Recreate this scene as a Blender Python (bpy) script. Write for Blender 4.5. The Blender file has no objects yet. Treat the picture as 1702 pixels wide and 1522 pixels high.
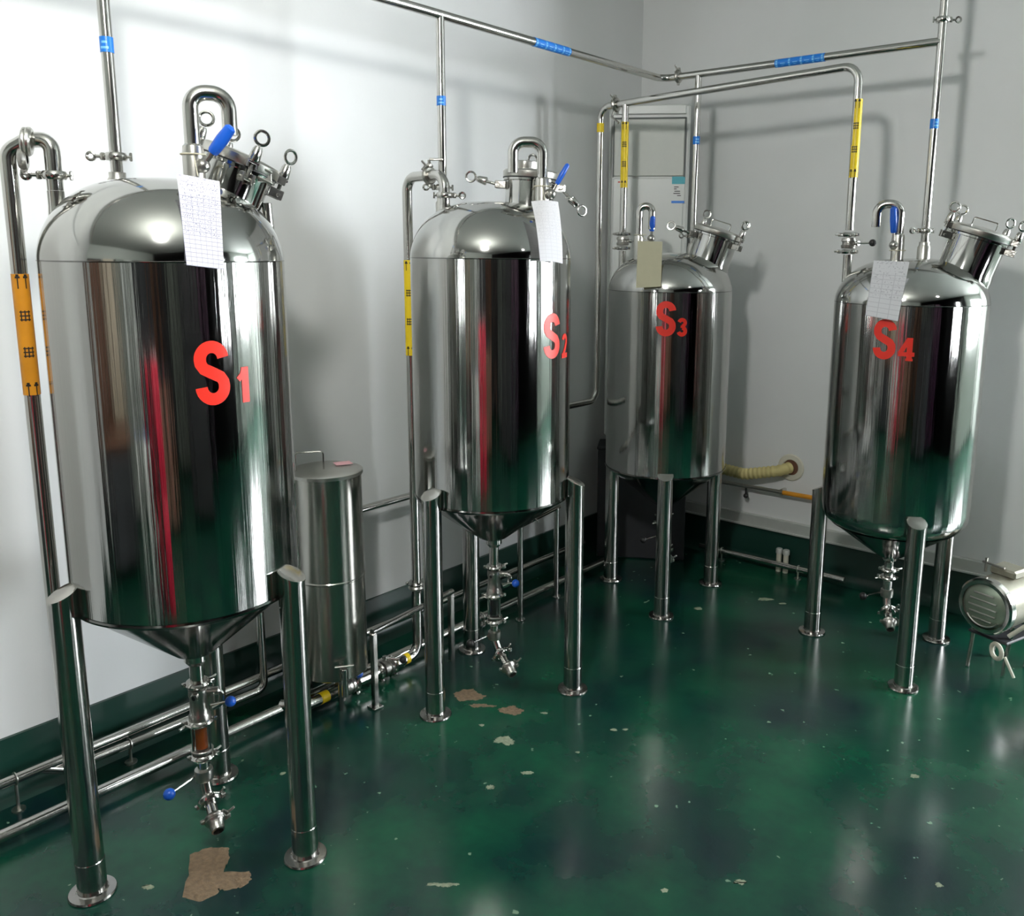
import bpy, math, random
from mathutils import Vector as V, Matrix, Euler
random.seed(4)
PI = math.pi
scn = bpy.context.scene
COL = scn.collection

# ------------------------------------------------------------------ camera
W, H = 1702.0, 1522.0
F, CX, CY = 1455.16, 922.08, 688.56
cam = bpy.data.cameras.new('camera')
camo = bpy.data.objects.new('camera', cam)
COL.objects.link(camo)
cam.sensor_fit = 'HORIZONTAL'; cam.sensor_width = 36
cam.lens = F / W * 36
cam.shift_x = (W / 2 - CX) / W
cam.shift_y = (CY - H / 2) / W
cam.clip_start = 0.05
rot = Matrix.Rotation(0.676979, 3, 'Z') @ Matrix.Rotation(1.38596661, 3, 'X') @ Matrix.Rotation(0.00686, 3, 'Z')
camo.matrix_world = Matrix.Translation((0, 0, 1.7)) @ rot.to_4x4()
scn.camera = camo

# ------------------------------------------------------------------ world, exposure
w = bpy.data.worlds.new('world'); scn.world = w; w.use_nodes = True
w.node_tree.nodes['Background'].inputs[0].default_value = (0.75, 0.85, 1, 1)
w.node_tree.nodes['Background'].inputs[1].default_value = 0.3
vs = scn.view_settings
vs.view_transform = 'Standard'; vs.look = 'None'; vs.gamma = 1; vs.use_curve_mapping = False
vs.exposure = 0.0
LAMP_A = 400.0      # ceiling lamp near the camera
LAMP_B = 8.0      # ceiling lamp to the right
WINDOW = 52.0      # big window round the corner, right of the frame
WINDOW_STRIP = 8.0

# ------------------------------------------------------------------ materials
def nt(name):
    m = bpy.data.materials.new(name); m.use_nodes = True
    n = m.node_tree; return m, n, n.nodes['Principled BSDF']

def mat(name, col, rough=0.5, metal=0.0, bump=0.0, bscale=(30, 30, 30), var=0.0, spec=0.5, coat=0.0, detail=3, emis=0):
    m, n, b = nt(name)
    b.inputs['Base Color'].default_value = (*col, 1)
    b.inputs['Roughness'].default_value = rough
    b.inputs['Metallic'].default_value = metal
    b.inputs['Specular IOR Level'].default_value = spec
    b.inputs['Coat Weight'].default_value = coat
    if emis:
        b.inputs['Emission Color'].default_value = (*col, 1)
        b.inputs['Emission Strength'].default_value = emis
    tc = n.nodes.new('ShaderNodeTexCoord'); mp = n.nodes.new('ShaderNodeMapping')
    mp.inputs['Scale'].default_value = bscale
    n.links.new(tc.outputs['Object'], mp.inputs[0])
    no = n.nodes.new('ShaderNodeTexNoise'); no.inputs['Scale'].default_value = 1.0; no.inputs['Detail'].default_value = detail
    n.links.new(mp.outputs[0], no.inputs['Vector'])
    if bump:
        bp = n.nodes.new('ShaderNodeBump'); bp.inputs['Strength'].default_value = bump; bp.inputs['Distance'].default_value = 0.01
        n.links.new(no.outputs['Fac'], bp.inputs['Height']); n.links.new(bp.outputs[0], b.inputs['Normal'])
    if var:
        mx = n.nodes.new('ShaderNodeMix'); mx.data_type = 'RGBA'
        mx.inputs[6].default_value = (*[c * (1 - var) for c in col], 1)
        mx.inputs[7].default_value = (*[min(1, c * (1 + var)) for c in col], 1)
        n.links.new(no.outputs['Fac'], mx.inputs[0]); n.links.new(mx.outputs[2], b.inputs['Base Color'])
    return m

M = {}
M['shell'] = mat('polished_steel', (0.50, 0.50, 0.48), 0.085, 1, bump=0.13, bscale=(50, 50, 0.35), detail=6)
M['dome'] = mat('polished_steel_dome', (0.50, 0.50, 0.48), 0.09, 1, bump=0.02, bscale=(9, 9, 9))
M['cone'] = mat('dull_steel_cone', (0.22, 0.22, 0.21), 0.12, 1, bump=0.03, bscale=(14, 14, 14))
M['steel'] = mat('pipe_steel', (0.60, 0.59, 0.56), 0.16, 1, bump=0.03, bscale=(60, 60, 8), var=0.06)
M['leg'] = mat('leg_steel', (0.46, 0.45, 0.43), 0.17, 1, bump=0.04, bscale=(60, 60, 3), var=0.08)
M['satin'] = mat('satin_steel', (0.60, 0.59, 0.55), 0.3, 1, bump=0.03, bscale=(40, 40, 40))
M['cast'] = mat('cast_steel', (0.45, 0.44, 0.41), 0.3, 1, bump=0.15, bscale=(120, 120, 120), var=0.1)
M['barrel'] = mat('barrel_steel', (0.58, 0.57, 0.52), 0.22, 1, bump=0.06, bscale=(40, 40, 1), var=0.05)
M['darkrub'] = mat('dark_rubber', (0.012, 0.012, 0.013), 0.45, var=0.2)
M['blue'] = mat('blue_plastic', (0.01, 0.10, 0.55), 0.35, var=0.15)
M['bluetape'] = mat('blue_tape', (0.012, 0.19, 0.68), 0.35, var=0.1)
M['teal'] = mat('teal_print', (0.08, 0.42, 0.50), 0.5)
M['lightblue'] = mat('light_blue_print', (0.20, 0.55, 0.9), 0.4)
M['yellow'] = mat('yellow_tape', (0.80, 0.58, 0.01), 0.4, var=0.12, bscale=(20, 20, 20))
M['orange'] = mat('orange_tape', (0.66, 0.27, 0.015), 0.4, var=0.2, bscale=(20, 20, 20))
M['redv'] = mat('red_vinyl', (0.82, 0.035, 0.02), 0.4, var=0.06)
M['redink'] = mat('red_print', (0.7, 0.05, 0.03), 0.5)
M['ink'] = mat('black_print', (0.015, 0.012, 0.01), 0.5)
M['pink'] = mat('pink_paper', (0.75, 0.42, 0.45), 0.8)
M['tan'] = mat('tan_card', (0.42, 0.40, 0.28), 0.75, var=0.06)
M['wallm'] = None
M['white'] = mat('white_enamel', (0.66, 0.68, 0.66), 0.35, var=0.02)
M['grille'] = mat('grey_white_plastic', (0.60, 0.62, 0.58), 0.5, var=0.03)
M['dkline'] = mat('dark_grey_gap', (0.12, 0.13, 0.13), 0.6)
M['alu'] = mat('aluminium_channel', (0.55, 0.57, 0.54), 0.45, 0.3, var=0.05)
M['ceil'] = mat('grey_ceiling_paint', (0.38, 0.40, 0.38), 0.7, var=0.05)
M['greywall'] = mat('grey_green_wall_paint', (0.46, 0.49, 0.46), 0.6, var=0.05)
M['skirt'] = mat('dark_green_cove', (0.005, 0.036, 0.025), 0.3, bump=0.05, bscale=(6, 6, 6), var=0.2)
M['hose'] = mat('cream_foam_hose', (0.58, 0.50, 0.22), 0.7, var=0.15, bscale=(20, 20, 20))
M['creamp'] = mat('cream_plastic', (0.62, 0.60, 0.50), 0.5, var=0.05)
M['motor'] = mat('motor_steel', (0.30, 0.29, 0.23), 0.45, 0.5, bump=0.06, bscale=(50, 50, 50), var=0.1)
M['motorcap'] = mat('motor_cap_green_grey', (0.30, 0.36, 0.28), 0.35, 0.6, var=0.15)
M['string'] = mat('pale_string', (0.55, 0.52, 0.40), 0.9)
M['bare'] = mat('bare_screed', (0.20, 0.14, 0.085), 0.8, bump=0.8, bscale=(70, 70, 70), var=0.6, detail=6)
M['pale'] = mat('pale_screed', (0.25, 0.29, 0.20), 0.7, bump=0.3, bscale=(80, 80, 80), var=0.6)
M['brown'] = mat('brown_door_wood', (0.16, 0.075, 0.045), 0.45, var=0.2, bscale=(10, 10, 1))
M['darkcab'] = mat('dark_grey_paint', (0.028, 0.030, 0.034), 0.5, var=0.2)
M['greycab'] = mat('grey_green_paint', (0.16, 0.18, 0.16), 0.5, var=0.1)
M['beige'] = mat('beige_paint', (0.50, 0.42, 0.32), 0.5, var=0.1)
M['redform'] = mat('crimson_standin', (0.62, 0.012, 0.05), 0.35, var=0.1)
M['purple'] = mat('dark_plum_paint', (0.06, 0.02, 0.05), 0.5)

def wall_mat():
    m, n, b = nt('painted_panel_wall')
    tc = n.nodes.new('ShaderNodeTexCoord')
    a = n.nodes.new('ShaderNodeTexNoise'); a.inputs['Scale'].default_value = 1.3; a.inputs['Detail'].default_value = 5
    n.links.new(tc.outputs['Object'], a.inputs['Vector'])
    r = n.nodes.new('ShaderNodeValToRGB')
    r.color_ramp.elements[0].position = 0.3; r.color_ramp.elements[0].color = (0.68, 0.70, 0.69, 1)
    r.color_ramp.elements[1].position = 0.7; r.color_ramp.elements[1].color = (0.75, 0.76, 0.76, 1)
    n.links.new(a.outputs['Fac'], r.inputs[0]); n.links.new(r.outputs[0], b.inputs['Base Color'])
    c = n.nodes.new('ShaderNodeTexNoise'); c.inputs['Scale'].default_value = 90
    n.links.new(tc.outputs['Object'], c.inputs['Vector'])
    bp = n.nodes.new('ShaderNodeBump'); bp.inputs['Strength'].default_value = 0.04; bp.inputs['Distance'].default_value = 0.005
    n.links.new(c.outputs['Fac'], bp.inputs['Height']); n.links.new(bp.outputs[0], b.inputs['Normal'])
    b.inputs['Roughness'].default_value = 0.45
    return m
M['wallm'] = wall_mat()

def floor_mat():
    m, n, b = nt('green_epoxy_floor')
    tc = n.nodes.new('ShaderNodeTexCoord')
    a = n.nodes.new('ShaderNodeTexNoise'); a.inputs['Scale'].default_value = 2.2; a.inputs['Detail'].default_value = 7; a.inputs['Roughness'].default_value = 0.6
    n.links.new(tc.outputs['Object'], a.inputs['Vector'])
    r = n.nodes.new('ShaderNodeValToRGB')
    e = r.color_ramp.elements
    e[0].position = 0.36; e[0].color = (0.004, 0.020, 0.023, 1)
    e[1].position = 0.72; e[1].color = (0.006, 0.092, 0.042, 1)
    n.links.new(a.outputs['Fac'], r.inputs[0])
    # small pale chips
    vo = n.nodes.new('ShaderNodeTexNoise'); vo.inputs['Scale'].default_value = 26; vo.inputs['Detail'].default_value = 2
    n.links.new(tc.outputs['Object'], vo.inputs['Vector'])
    r2 = n.nodes.new('ShaderNodeValToRGB'); r2.color_ramp.elements[0].position = 0.735; r2.color_ramp.elements[1].position = 0.76
    n.links.new(vo.outputs['Fac'], r2.inputs[0])
    mx = n.nodes.new('ShaderNodeMix'); mx.data_type = 'RGBA'
    mx.inputs[7].default_value = (0.16, 0.26, 0.18, 1)
    n.links.new(r2.outputs[0], mx.inputs[0]); n.links.new(r.outputs[0], mx.inputs[6])
    n.links.new(mx.outputs[2], b.inputs['Base Color'])
    c = n.nodes.new('ShaderNodeTexNoise'); c.inputs['Scale'].default_value = 9; c.inputs['Detail'].default_value = 6
    n.links.new(tc.outputs['Object'], c.inputs['Vector'])
    bp = n.nodes.new('ShaderNodeBump'); bp.inputs['Strength'].default_value = 0.12; bp.inputs['Distance'].default_value = 0.01
    n.links.new(c.outputs['Fac'], bp.inputs['Height']); n.links.new(bp.outputs[0], b.inputs['Normal'])
    mr = n.nodes.new('ShaderNodeMapRange'); mr.inputs[3].default_value = 0.13; mr.inputs[4].default_value = 0.30
    n.links.new(a.outputs['Fac'], mr.inputs[0]); n.links.new(mr.outputs[0], b.inputs['Roughness'])
    b.inputs['Specular IOR Level'].default_value = 0.5
    return m
M['floor'] = floor_mat()

def glass_mat(name, col, rough=0.02):
    m, n, b = nt(name)
    b.inputs['Base Color'].default_value = (*col, 1); b.inputs['Roughness'].default_value = rough
    b.inputs['Transmission Weight'].default_value = 1.0; b.inputs['IOR'].default_value = 1.45
    return m
M['glass'] = glass_mat('sight_glass', (0.95, 0.97, 0.95))
M['amber'] = mat('amber_liquid', (0.33, 0.07, 0.01), 0.15, var=0.2)

def emit(name, col, s):
    m = bpy.data.materials.new(name); m.use_nodes = True
    n = m.node_tree; n.nodes.clear()
    e = n.nodes.new('ShaderNodeEmission'); o = n.nodes.new('ShaderNodeOutputMaterial')
    e.inputs[0].default_value = (*col, 1); e.inputs[1].default_value = s
    n.links.new(e.outputs[0], o.inputs[0]); return m
M['lampA'] = emit('lamp_glow_near', (1.0, 0.99, 0.95), LAMP_A)
M['lampB'] = emit('lamp_glow_far', (1.0, 0.99, 0.95), LAMP_B)
M['winlight'] = emit('daylit_frosted_pane', (0.92, 0.96, 1.0), WINDOW)
M['winstrip'] = emit('dim_frosted_pane', (0.92, 0.96, 1.0), WINDOW_STRIP)

def sheet_mat(name, base, ink, rows, cols, amount):
    """printed record sheet: ruled grid with scribbled entries (flat print)"""
    m, n, b = nt(name)
    tc = n.nodes.new('ShaderNodeTexCoord')
    def math_(op, a, bb=None):
        x = n.nodes.new('ShaderNodeMath'); x.operation = op
        for i, v in enumerate((a, bb)):
            if v is None: continue
            if isinstance(v, (int, float)): x.inputs[i].default_value = v
            else: n.links.new(v, x.inputs[i])
        return x.outputs[0]
    s = n.nodes.new('ShaderNodeSeparateXYZ'); n.links.new(tc.outputs['UV'], s.inputs[0])
    u, v = s.outputs[0], s.outputs[1]
    lr = math_('LESS_THAN', math_('FRACT', math_('MULTIPLY', v, rows)), 0.13)
    lc = math_('LESS_THAN', math_('FRACT', math_('MULTIPLY', u, cols)), 0.07)
    grid = math_('MULTIPLY', math_('MAXIMUM', lr, lc), math_('LESS_THAN', v, 0.80))
    no = n.nodes.new('ShaderNodeTexNoise'); no.inputs['Scale'].default_value = 1
    mp = n.nodes.new('ShaderNodeMapping'); mp.inputs['Scale'].default_value = (cols * 6, rows * 2.3, 1)
    n.links.new(tc.outputs['UV'], mp.inputs[0]); n.links.new(mp.outputs[0], no.inputs['Vector'])
    scr = math_('GREATER_THAN', no.outputs['Fac'], 0.58)
    scr = math_('MULTIPLY', scr, math_('GREATER_THAN', math_('FRACT', math_('MULTIPLY', v, rows)), 0.3))
    scr = math_('MULTIPLY', scr, math_('GREATER_THAN', v, 0.33))
    scr = math_('MULTIPLY', scr, math_('MULTIPLY', math_('GREATER_THAN', u, 0.05), math_('LESS_THAN', u, 0.95)))
    t = math_('MULTIPLY', math_('MAXIMUM', math_('MULTIPLY', grid, 0.55), math_('MULTIPLY', scr, 0.7)), amount)
    mx = n.nodes.new('ShaderNodeMix'); mx.data_type = 'RGBA'
    mx.inputs[6].default_value = (*base, 1); mx.inputs[7].default_value = (*ink, 1)
    n.links.new(t, mx.inputs[0]); n.links.new(mx.outputs[2], b.inputs['Base Color'])
    b.inputs['Roughness'].default_value = 0.8
    return m
M['sheet1'] = sheet_mat('ruled_sheet', (0.60, 0.60, 0.67), (0.06, 0.06, 0.16), 21, 7, 1.0)
M['sheet2'] = sheet_mat('plain_sheet', (0.70, 0.70, 0.73), (0.35, 0.35, 0.4), 18, 4, 0.4)
M['sheet4'] = sheet_mat('grey_sheet', (0.62, 0.63, 0.66), (0.25, 0.25, 0.30), 12, 3, 0.6)

# ------------------------------------------------------------------ geometry helpers
class MB:
    def __init__(s): s.v = []; s.f = []; s.uv = None
    def add(s, vs, fs):
        o = len(s.v); s.v += [V(p) for p in vs]; s.f += [tuple(i + o for i in f) for f in fs]
    def build(s, name, m, parent=None, loc=None, angle=35, label=None):
        me = bpy.data.meshes.new(name)
        off = V(loc) if loc is not None else V((0, 0, 0))
        me.from_pydata([tuple(p - off) for p in s.v], [], s.f); me.update()
        me.materials.append(M[m] if isinstance(m, str) else m)
        me.polygons.foreach_set('use_smooth', [True] * len(me.polygons))
        me.set_sharp_from_angle(angle=math.radians(angle))
        if s.uv:
            ul = me.uv_layers.new(name='UVMap')
            for li, l in enumerate(me.loops): ul.data[li].uv = s.uv[l.vertex_index]
        o = bpy.data.objects.new(name, me); COL.objects.link(o)
        o.location = off
        if parent is not None: o.parent = parent
        if label: o['label'] = label
        return o

def basis(ax):
    ax = V(ax).normalized()
    t = V((0, 0, 1)) if abs(ax.z) < 0.9 else V((1, 0, 0))
    x = t.cross(ax).normalized(); y = ax.cross(x)
    return x, y, ax

def lathe(mb, prof, org=(0, 0, 0), ax=(0, 0, 1), n=24, a0=0):
    x, y, z = basis(ax); org = V(org); vs = []; fs = []; idx = []
    for r, h in prof:
        if r < 1e-5:
            idx.append([len(vs)]); vs.append(org + z * h)
        else:
            idx.append(list(range(len(vs), len(vs) + n)))
            for i in range(n):
                a = a0 + 2 * PI * i / n
                vs.append(org + z * h + (x * math.cos(a) + y * math.sin(a)) * r)
    for A, B in zip(idx, idx[1:]):
        for i in range(n):
            j = (i + 1) % n
            if len(A) == 1 and len(B) == 1: break
            if len(A) == 1: fs.append((A[0], B[j], B[i]))
            elif len(B) == 1: fs.append((A[i], A[j], B[0]))
            else: fs.append((A[i], A[j], B[j], B[i]))
    mb.add(vs, fs); return mb

def cyl(mb, a, b, r, n=16, bev=0.0):
    a = V(a); b = V(b); L = (b - a).length
    bev = min(bev, r * .5, L * .4)
    p = [(0, 0), (r - bev, 0)] + ([(r, bev), (r, L - bev)] if bev else [(r, 0), (r, L)][1:]) + [(r - bev, L), (0, L)] if bev else [(0, 0), (r, 0), (r, L), (0, L)]
    return lathe(mb, p, a, b - a, n)

def fillet(pts, rad, k=6):
    pts = [V(p) for p in pts]; out = [pts[0]]
    for i in range(1, len(pts) - 1):
        p, a, b = pts[i], pts[i - 1], pts[i + 1]
        d1 = (a - p); d2 = (b - p); l1, l2 = d1.length, d2.length
        d1.normalize(); d2.normalize()
        ang = d1.angle(d2)
        if ang > 3.1: out.append(p); continue
        t = min(rad / math.tan(ang / 2), l1 * .49, l2 * .49)
        r = t * math.tan(ang / 2)
        c = p + (d1 + d2).normalized() * (r / math.sin(ang / 2))
        s = p + d1 * t; e = p + d2 * t
        v1 = s - c; v2 = e - c; tot = v1.angle(v2); axn = v1.cross(v2).normalized()
        for j in range(k + 1):
            out.append(c + Matrix.Rotation(tot * j / k, 3, axn) @ v1)
    out.append(pts[-1]); return out

def tube(mb, pts, r, rad=0.0, n=16, cap=True, k=6, closed=False, radii=None):
    P = fillet(pts, rad, k) if rad else [V(p) for p in pts]
    N = len(P); vs = []; fs = []
    tang = []
    for i in range(N):
        if closed: d = P[(i + 1) % N] - P[i - 1]
        else:
            d = P[min(i + 1, N - 1)] - P[max(i - 1, 0)]
        tang.append(d.normalized())
    x, y, _ = basis(tang[0])
    for i in range(N):
        if i:
            q = tang[i - 1].rotation_difference(tang[i]); x = q @ x
        x = (x - tang[i] * x.dot(tang[i])).normalized()
        yy = tang[i].cross(x)
        rr = radii[i] if radii else r
        for j in range(n):
            a = 2 * PI * j / n
            vs.append(P[i] + (x * math.cos(a) + yy * math.sin(a)) * rr)
    for i in range(N if closed else N - 1):
        b = ((i + 1) % N) * n
        for j in range(n):
            fs.append((i * n + j, i * n + (j + 1) % n, b + (j + 1) % n, b + j))
    if cap and not closed:
        fs.append(tuple(reversed(range(n)))); fs.append(tuple(range((N - 1) * n, N * n)))
    mb.add(vs, fs); return mb

def torus(mb, c, ax, R, r, n=20, m=8):
    x, y, z = basis(ax); c = V(c)
    return tube(mb, [c + (x * math.cos(2 * PI * i / n) + y * math.sin(2 * PI * i / n)) * R for i in range(n)], r, n=m, closed=True)

def box(mb, c, size, rotm=None, bev=0.0):
    c = V(c); sx, sy, sz = [s / 2 for s in size]; R = rotm or Matrix.Identity(3)
    if bev <= 0:
        vs = [c + R @ V((x, y, z)) for z in (-sz, sz) for x, y in ((-sx, -sy), (sx, -sy), (sx, sy), (-sx, sy))]
        mb.add(vs, [(3, 2, 1, 0), (4, 5, 6, 7), (0, 1, 5, 4), (1, 2, 6, 5), (2, 3, 7, 6), (3, 0, 4, 7)])
    else:
        b = min(bev, sx * .8, sy * .8, sz * .8); ring = []
        def loop(ix, z):
            return [(-sx + ix, -sy + b, z), (-sx + b, -sy + ix, z), (sx - b, -sy + ix, z), (sx - ix, -sy + b, z), (sx - ix, sy - b, z), (sx - b, sy - ix, z), (-sx + b, sy - ix, z), (-sx + ix, sy - b, z)]
        L = [loop(b, -sz), loop(0, -sz + b), loop(0, sz - b), loop(b, sz)]
        vs = [c + R @ V(p) for l in L for p in l]; fs = [tuple(reversed(range(8))), tuple(range(24, 32))]
        for k in range(3):
            for j in range(8): fs.append((k * 8 + j, k * 8 + (j + 1) % 8, k * 8 + 8 + (j + 1) % 8, k * 8 + 8 + j))
        mb.add(vs, fs)
    return mb

def sphere(mb, c, r, n=16, ax=(0, 0, 1)):
    m = n // 2
    return lathe(mb, [(r * math.sin(PI * i / m), -r * math.cos(PI * i / m)) for i in range(m + 1)], c, ax, n)

def rotz(a): return Matrix.Rotation(a, 3, 'Z')

def thing(name, label, cat, loc=(0, 0, 0), group=None):
    o = bpy.data.objects.new(name, None); COL.objects.link(o)
    o.empty_display_size = 0.05
    o.location = loc; o['label'] = label; o['category'] = cat
    if group: o['group'] = group
    return o
def tag(o, label, cat, group=None):
    o['label'] = label; o['category'] = cat
    if group: o['group'] = group
    return o
def struct(o): o['kind'] = 'structure'; return o

# pipe pieces -------------------------------------------------------
def clamp_mb(c, ax, r, side, wing=True):
    """tri-clamp ring round a pipe, with hinge and wing nut"""
    mb = MB(); c = V(c); ax = V(ax).normalized(); side = V(side); side = (side - ax * side.dot(ax)).normalized()
    R = r + 0.012
    lathe(mb, [(r * .9, -.009), (R - .003, -.009), (R, -.006), (R + .003, 0), (R, .006), (R - .003, .009), (r * .9, .009)], c, ax, 20)
    if wing:
        t = ax.cross(side)
        box(mb, c + side * (R + .006), (.016, .014, .014), None, .002)
        cyl(mb, c + side * (R + .004) - t * .016, c + side * (R + .004) + t * .022, .0035, 8)
        for s in (-1, 1):
            cyl(mb, c + side * (R + .004) + t * .016, c + side * (R + .004 + s * .016) + t * .034, .0038, 8, .001)
        box(mb, c - side * (R + .004), (.012, .012, .012), None, .002)
    return mb

def wingclamp_mb(c, ax, r, side):
    """clamp with a long sideways screw and a round wing nut (as on the drop pipes)"""
    mb = MB(); c = V(c); ax = V(ax).normalized(); side = V(side).normalized()
    lathe(mb, [(r, -.010), (r + .008, -.010), (r + .012, -.004), (r + .012, .004), (r + .008, .010), (r, .010)], c, ax, 20)
    cyl(mb, c + side * r, c + side * (r + .032), .005, 8)
    box(mb, c + side * (r + .016), (.010, .012, .020), None, .002)
    torus(mb, c + side * (r + .044), side.cross(ax), .010, .004, 14, 6)
    cyl(mb, c - side * r, c - side * (r + .022), .004, 8)
    box(mb, c - side * (r + .020), (.006, .008, .022), None, .002)
    return mb

def valve(parent, c, ax, r, stem_dir, lever_dir, lever_len, ballmat='blue', balllabel=None, clamps=True, side=None):
    """butterfly valve: body, two clamps, stem, lever (> ball_knob)"""
    c = V(c); ax = V(ax).normalized(); sd = V(stem_dir).normalized(); ld = V(lever_dir).normalized()
    mb = MB()
    lathe(mb, [(r, -.022), (r + .012, -.020), (r + .014, -.008), (r + .009, -.006), (r + .009, .006), (r + .014, .008), (r + .012, .020), (r, .022)], c, ax, 20)
    cyl(mb, c, c + sd * (r + .026), .008, 10, .001)
    mb.build('valve_body', 'cast', parent)
    if clamps:
        s = V(side) if side is not None else -sd
        for k in (-1, 1): clamp_mb(c + ax * .034 * k, ax, r, s).build('clamp', 'steel', parent)
    top = c + sd * (r + .024)
    lv = MB(); cyl(lv, top - ld * .008, top + ld * lever_len, .0042, 8)
    cyl(lv, top - sd * .006, top + sd * .006, .010, 12, .001)
    lo = lv.build('lever', 'steel', parent)
    kb = MB(); sphere(kb, top + ld * (lever_len + .008), .0145, 18)
    kb.build('ball_knob', ballmat, lo, label=balllabel)

def tape(parent, a, b, r, m, label, marks=None, face=(1, -1, 0)):
    """a band of marking tape wrapped on a pipe from a to b; marks: list of (t0, t1, half-angle) printed on the side facing 'face'"""
    a = V(a); b = V(b); ax = (b - a).normalized(); L = (b - a).length
    mb = MB(); lathe(mb, [(r + .0002, 0), (r + .0012, 0), (r + .0012, L), (r + .0002, L)], a, ax, 20)
    o = mb.build('marking_tape', m, parent, label=label)
    if marks:
        mk = MB(); f = V(face); f = (f - ax * f.dot(ax)).normalized(); t = ax.cross(f); rr = r + .0018
        for t0, t1, a0, a1 in marks:
            vs = []; fs = []; K = 4
            for i in range(K + 1):
                an = a0 + (a1 - a0) * i / K
                for h in (t0, t1): vs.append(a + ax * (L * h) + (f * math.cos(an) + t * math.sin(an)) * rr)
            for i in range(K): fs.append((2 * i, 2 * i + 2, 2 * i + 3, 2 * i + 1))
            mk.add(vs, fs)
        mk.build('tape_print', 'ink' if m != 'bluetape' else 'lightblue', o)['kind'] = 'stuff'
    return o

def arrowmarks(L):
    """two arrows at each end and two characters between"""
    out = []
    e = .012 / L
    for s, c in ((1, .055), (1, .945)):
        for an in (-.45, .45):
            out.append((c - e * 1.6, c + e * 1.2, an - .07, an + .07))
            out.append((c + e * .5, c + e * .9, an - .28, an + .28))
            out.append((c + e * .9, c + e * 1.3, an - .17, an + .17))
    for c in (.36, .66):
        for k in (-1, 0, 1): out.append((c + k * e * .8 - e * .13, c + k * e * .8 + e * .13, -.6, .6))
        for an in (-.42, .0, .42): out.append((c - e * 1.1, c + e * 1.1, an - .07, an + .07))
    return out

# ------------------------------------------------------------------ the room
XW, YW, XE, YS, ZC, YF = -2.89, 4.36, 3.0, -3.0, 3.4, 8.2
def slab(name, c, s, m): 
    mb = MB(); box(mb, c, s); return struct(mb.build(name, m, loc=c))
fl = slab('floor', ((XW + XE) / 2, (YF + YS) / 2, -.05), (XE - XW + .2, YF - YS + .2, .1), 'floor')
slab('ceiling', ((XW + XE) / 2, (YF + YS) / 2, ZC + .05), (XE - XW + .2, YF - YS + .2, .1), 'ceil')
slab('wall_left', (XW - .05, (YW + YS) / 2, ZC / 2), (.1, YW - YS + .2, ZC), 'wallm')
slab('wall_front', ((XW + XE) / 2, YS - .05, ZC / 2), (XE - XW, .1, ZC), 'greywall')
mb = MB(); vy0, vy1, vz0, vz1 = 3.20, 3.62, .9, 2.5
for y0, y1, z0, z1 in ((YS - .1, vy0, 0, ZC), (vy1, YW + .1, 0, ZC), (vy0, vy1, 0, vz0), (vy0, vy1, vz1, ZC)):
    box(mb, (XE + .05, (y0 + y1) / 2, (z0 + z1) / 2), (.1, y1 - y0, z1 - z0))
struct(mb.build('wall_right', 'greywall', loc=(XE, 0, 0)))
wn = struct(bpy.data.objects.new('window_2', None)); COL.objects.link(wn); wn.location = (XE, (vy0 + vy1) / 2, vz0)
mb = MB(); hh = vz1 - vz0; ww = vy1 - vy0
for p, q in (((0, 0, .02), (.1, ww, .04)), ((0, 0, hh - .02), (.1, ww, .04)), ((0, -ww / 2 + .02, hh / 2), (.1, .04, hh)), ((0, ww / 2 - .02, hh / 2), (.1, .04, hh))):
    box(mb, V(p) + V((.05, 0, 0)), q, None, .004)
mb.build('window_frame', 'white', wn)
mb = MB(); box(mb, (.07, 0, hh / 2), (.01, ww - .07, hh - .07)); mb.build('pane', 'winlight', wn)
# back wall (right-hand one in the picture): a partition that ends right of the frame; the room goes on behind it
XP, YF = -.50, 8.2
slab('wall_back', ((XW + XP) / 2, YW + .06, ZC / 2), (XP - XW, .12, ZC), 'wallm')
slab('wall_side', (XP - .06, (YW + .12 + YF) / 2, ZC / 2), (.12, YF - YW - .12, ZC), 'greywall')
slab('wall_far', ((XP + XE) / 2, YF + .05, ZC / 2), (XE - XP, .1, ZC), 'greywall')
WINS = [(3.20, 3.62, .9, 2.5, 'winstrip'), (5.3, 7.7, .95, 2.65, 'winlight')]
mb = MB(); yy = YS - .1
for vy0, vy1, vz0, vz1, m_ in WINS:
    for y0, y1, z0, z1 in ((yy, vy0, 0, ZC), (vy0, vy1, 0, vz0), (vy0, vy1, vz1, ZC)):
        box(mb, (XE + .05, (y0 + y1) / 2, (z0 + z1) / 2), (.1, y1 - y0, z1 - z0))
    yy = vy1
box(mb, (XE + .05, (yy + YF + .1) / 2, ZC / 2), (.1, YF + .1 - yy, ZC))
struct(mb.build('wall_right', 'greywall', loc=(XE, 0, 0)))
for k, (vy0, vy1, vz0, vz1, m_) in enumerate(WINS):
    wn = struct(bpy.data.objects.new('window_%d' % (k + 1), None)); COL.objects.link(wn); wn.location = (XE, (vy0 + vy1) / 2, vz0)
    mb = MB(); hh = vz1 - vz0; ww = vy1 - vy0
    bars = [((0, 0, .02), (.1, ww, .04)), ((0, 0, hh - .02), (.1, ww, .04)), ((0, -ww / 2 + .02, hh / 2), (.1, .04, hh)), ((0, ww / 2 - .02, hh / 2), (.1, .04, hh))]
    if k: bars.append(((0, 0, hh / 2), (.08, .05, hh)))
    for p, q in bars: box(mb, V(p) + V((.05, 0, 0)), q, None, .004)
    mb.build('window_frame', 'white', wn)
    for s_ in ((-1, 1) if k else (0,)):
        w1 = ww / 2 if k else ww
        mb = MB(); box(mb, (.07, s_ * w1 / 2, hh / 2), (.01, w1 - .06, hh - .07)); mb.build('pane', m_, wn)
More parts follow.
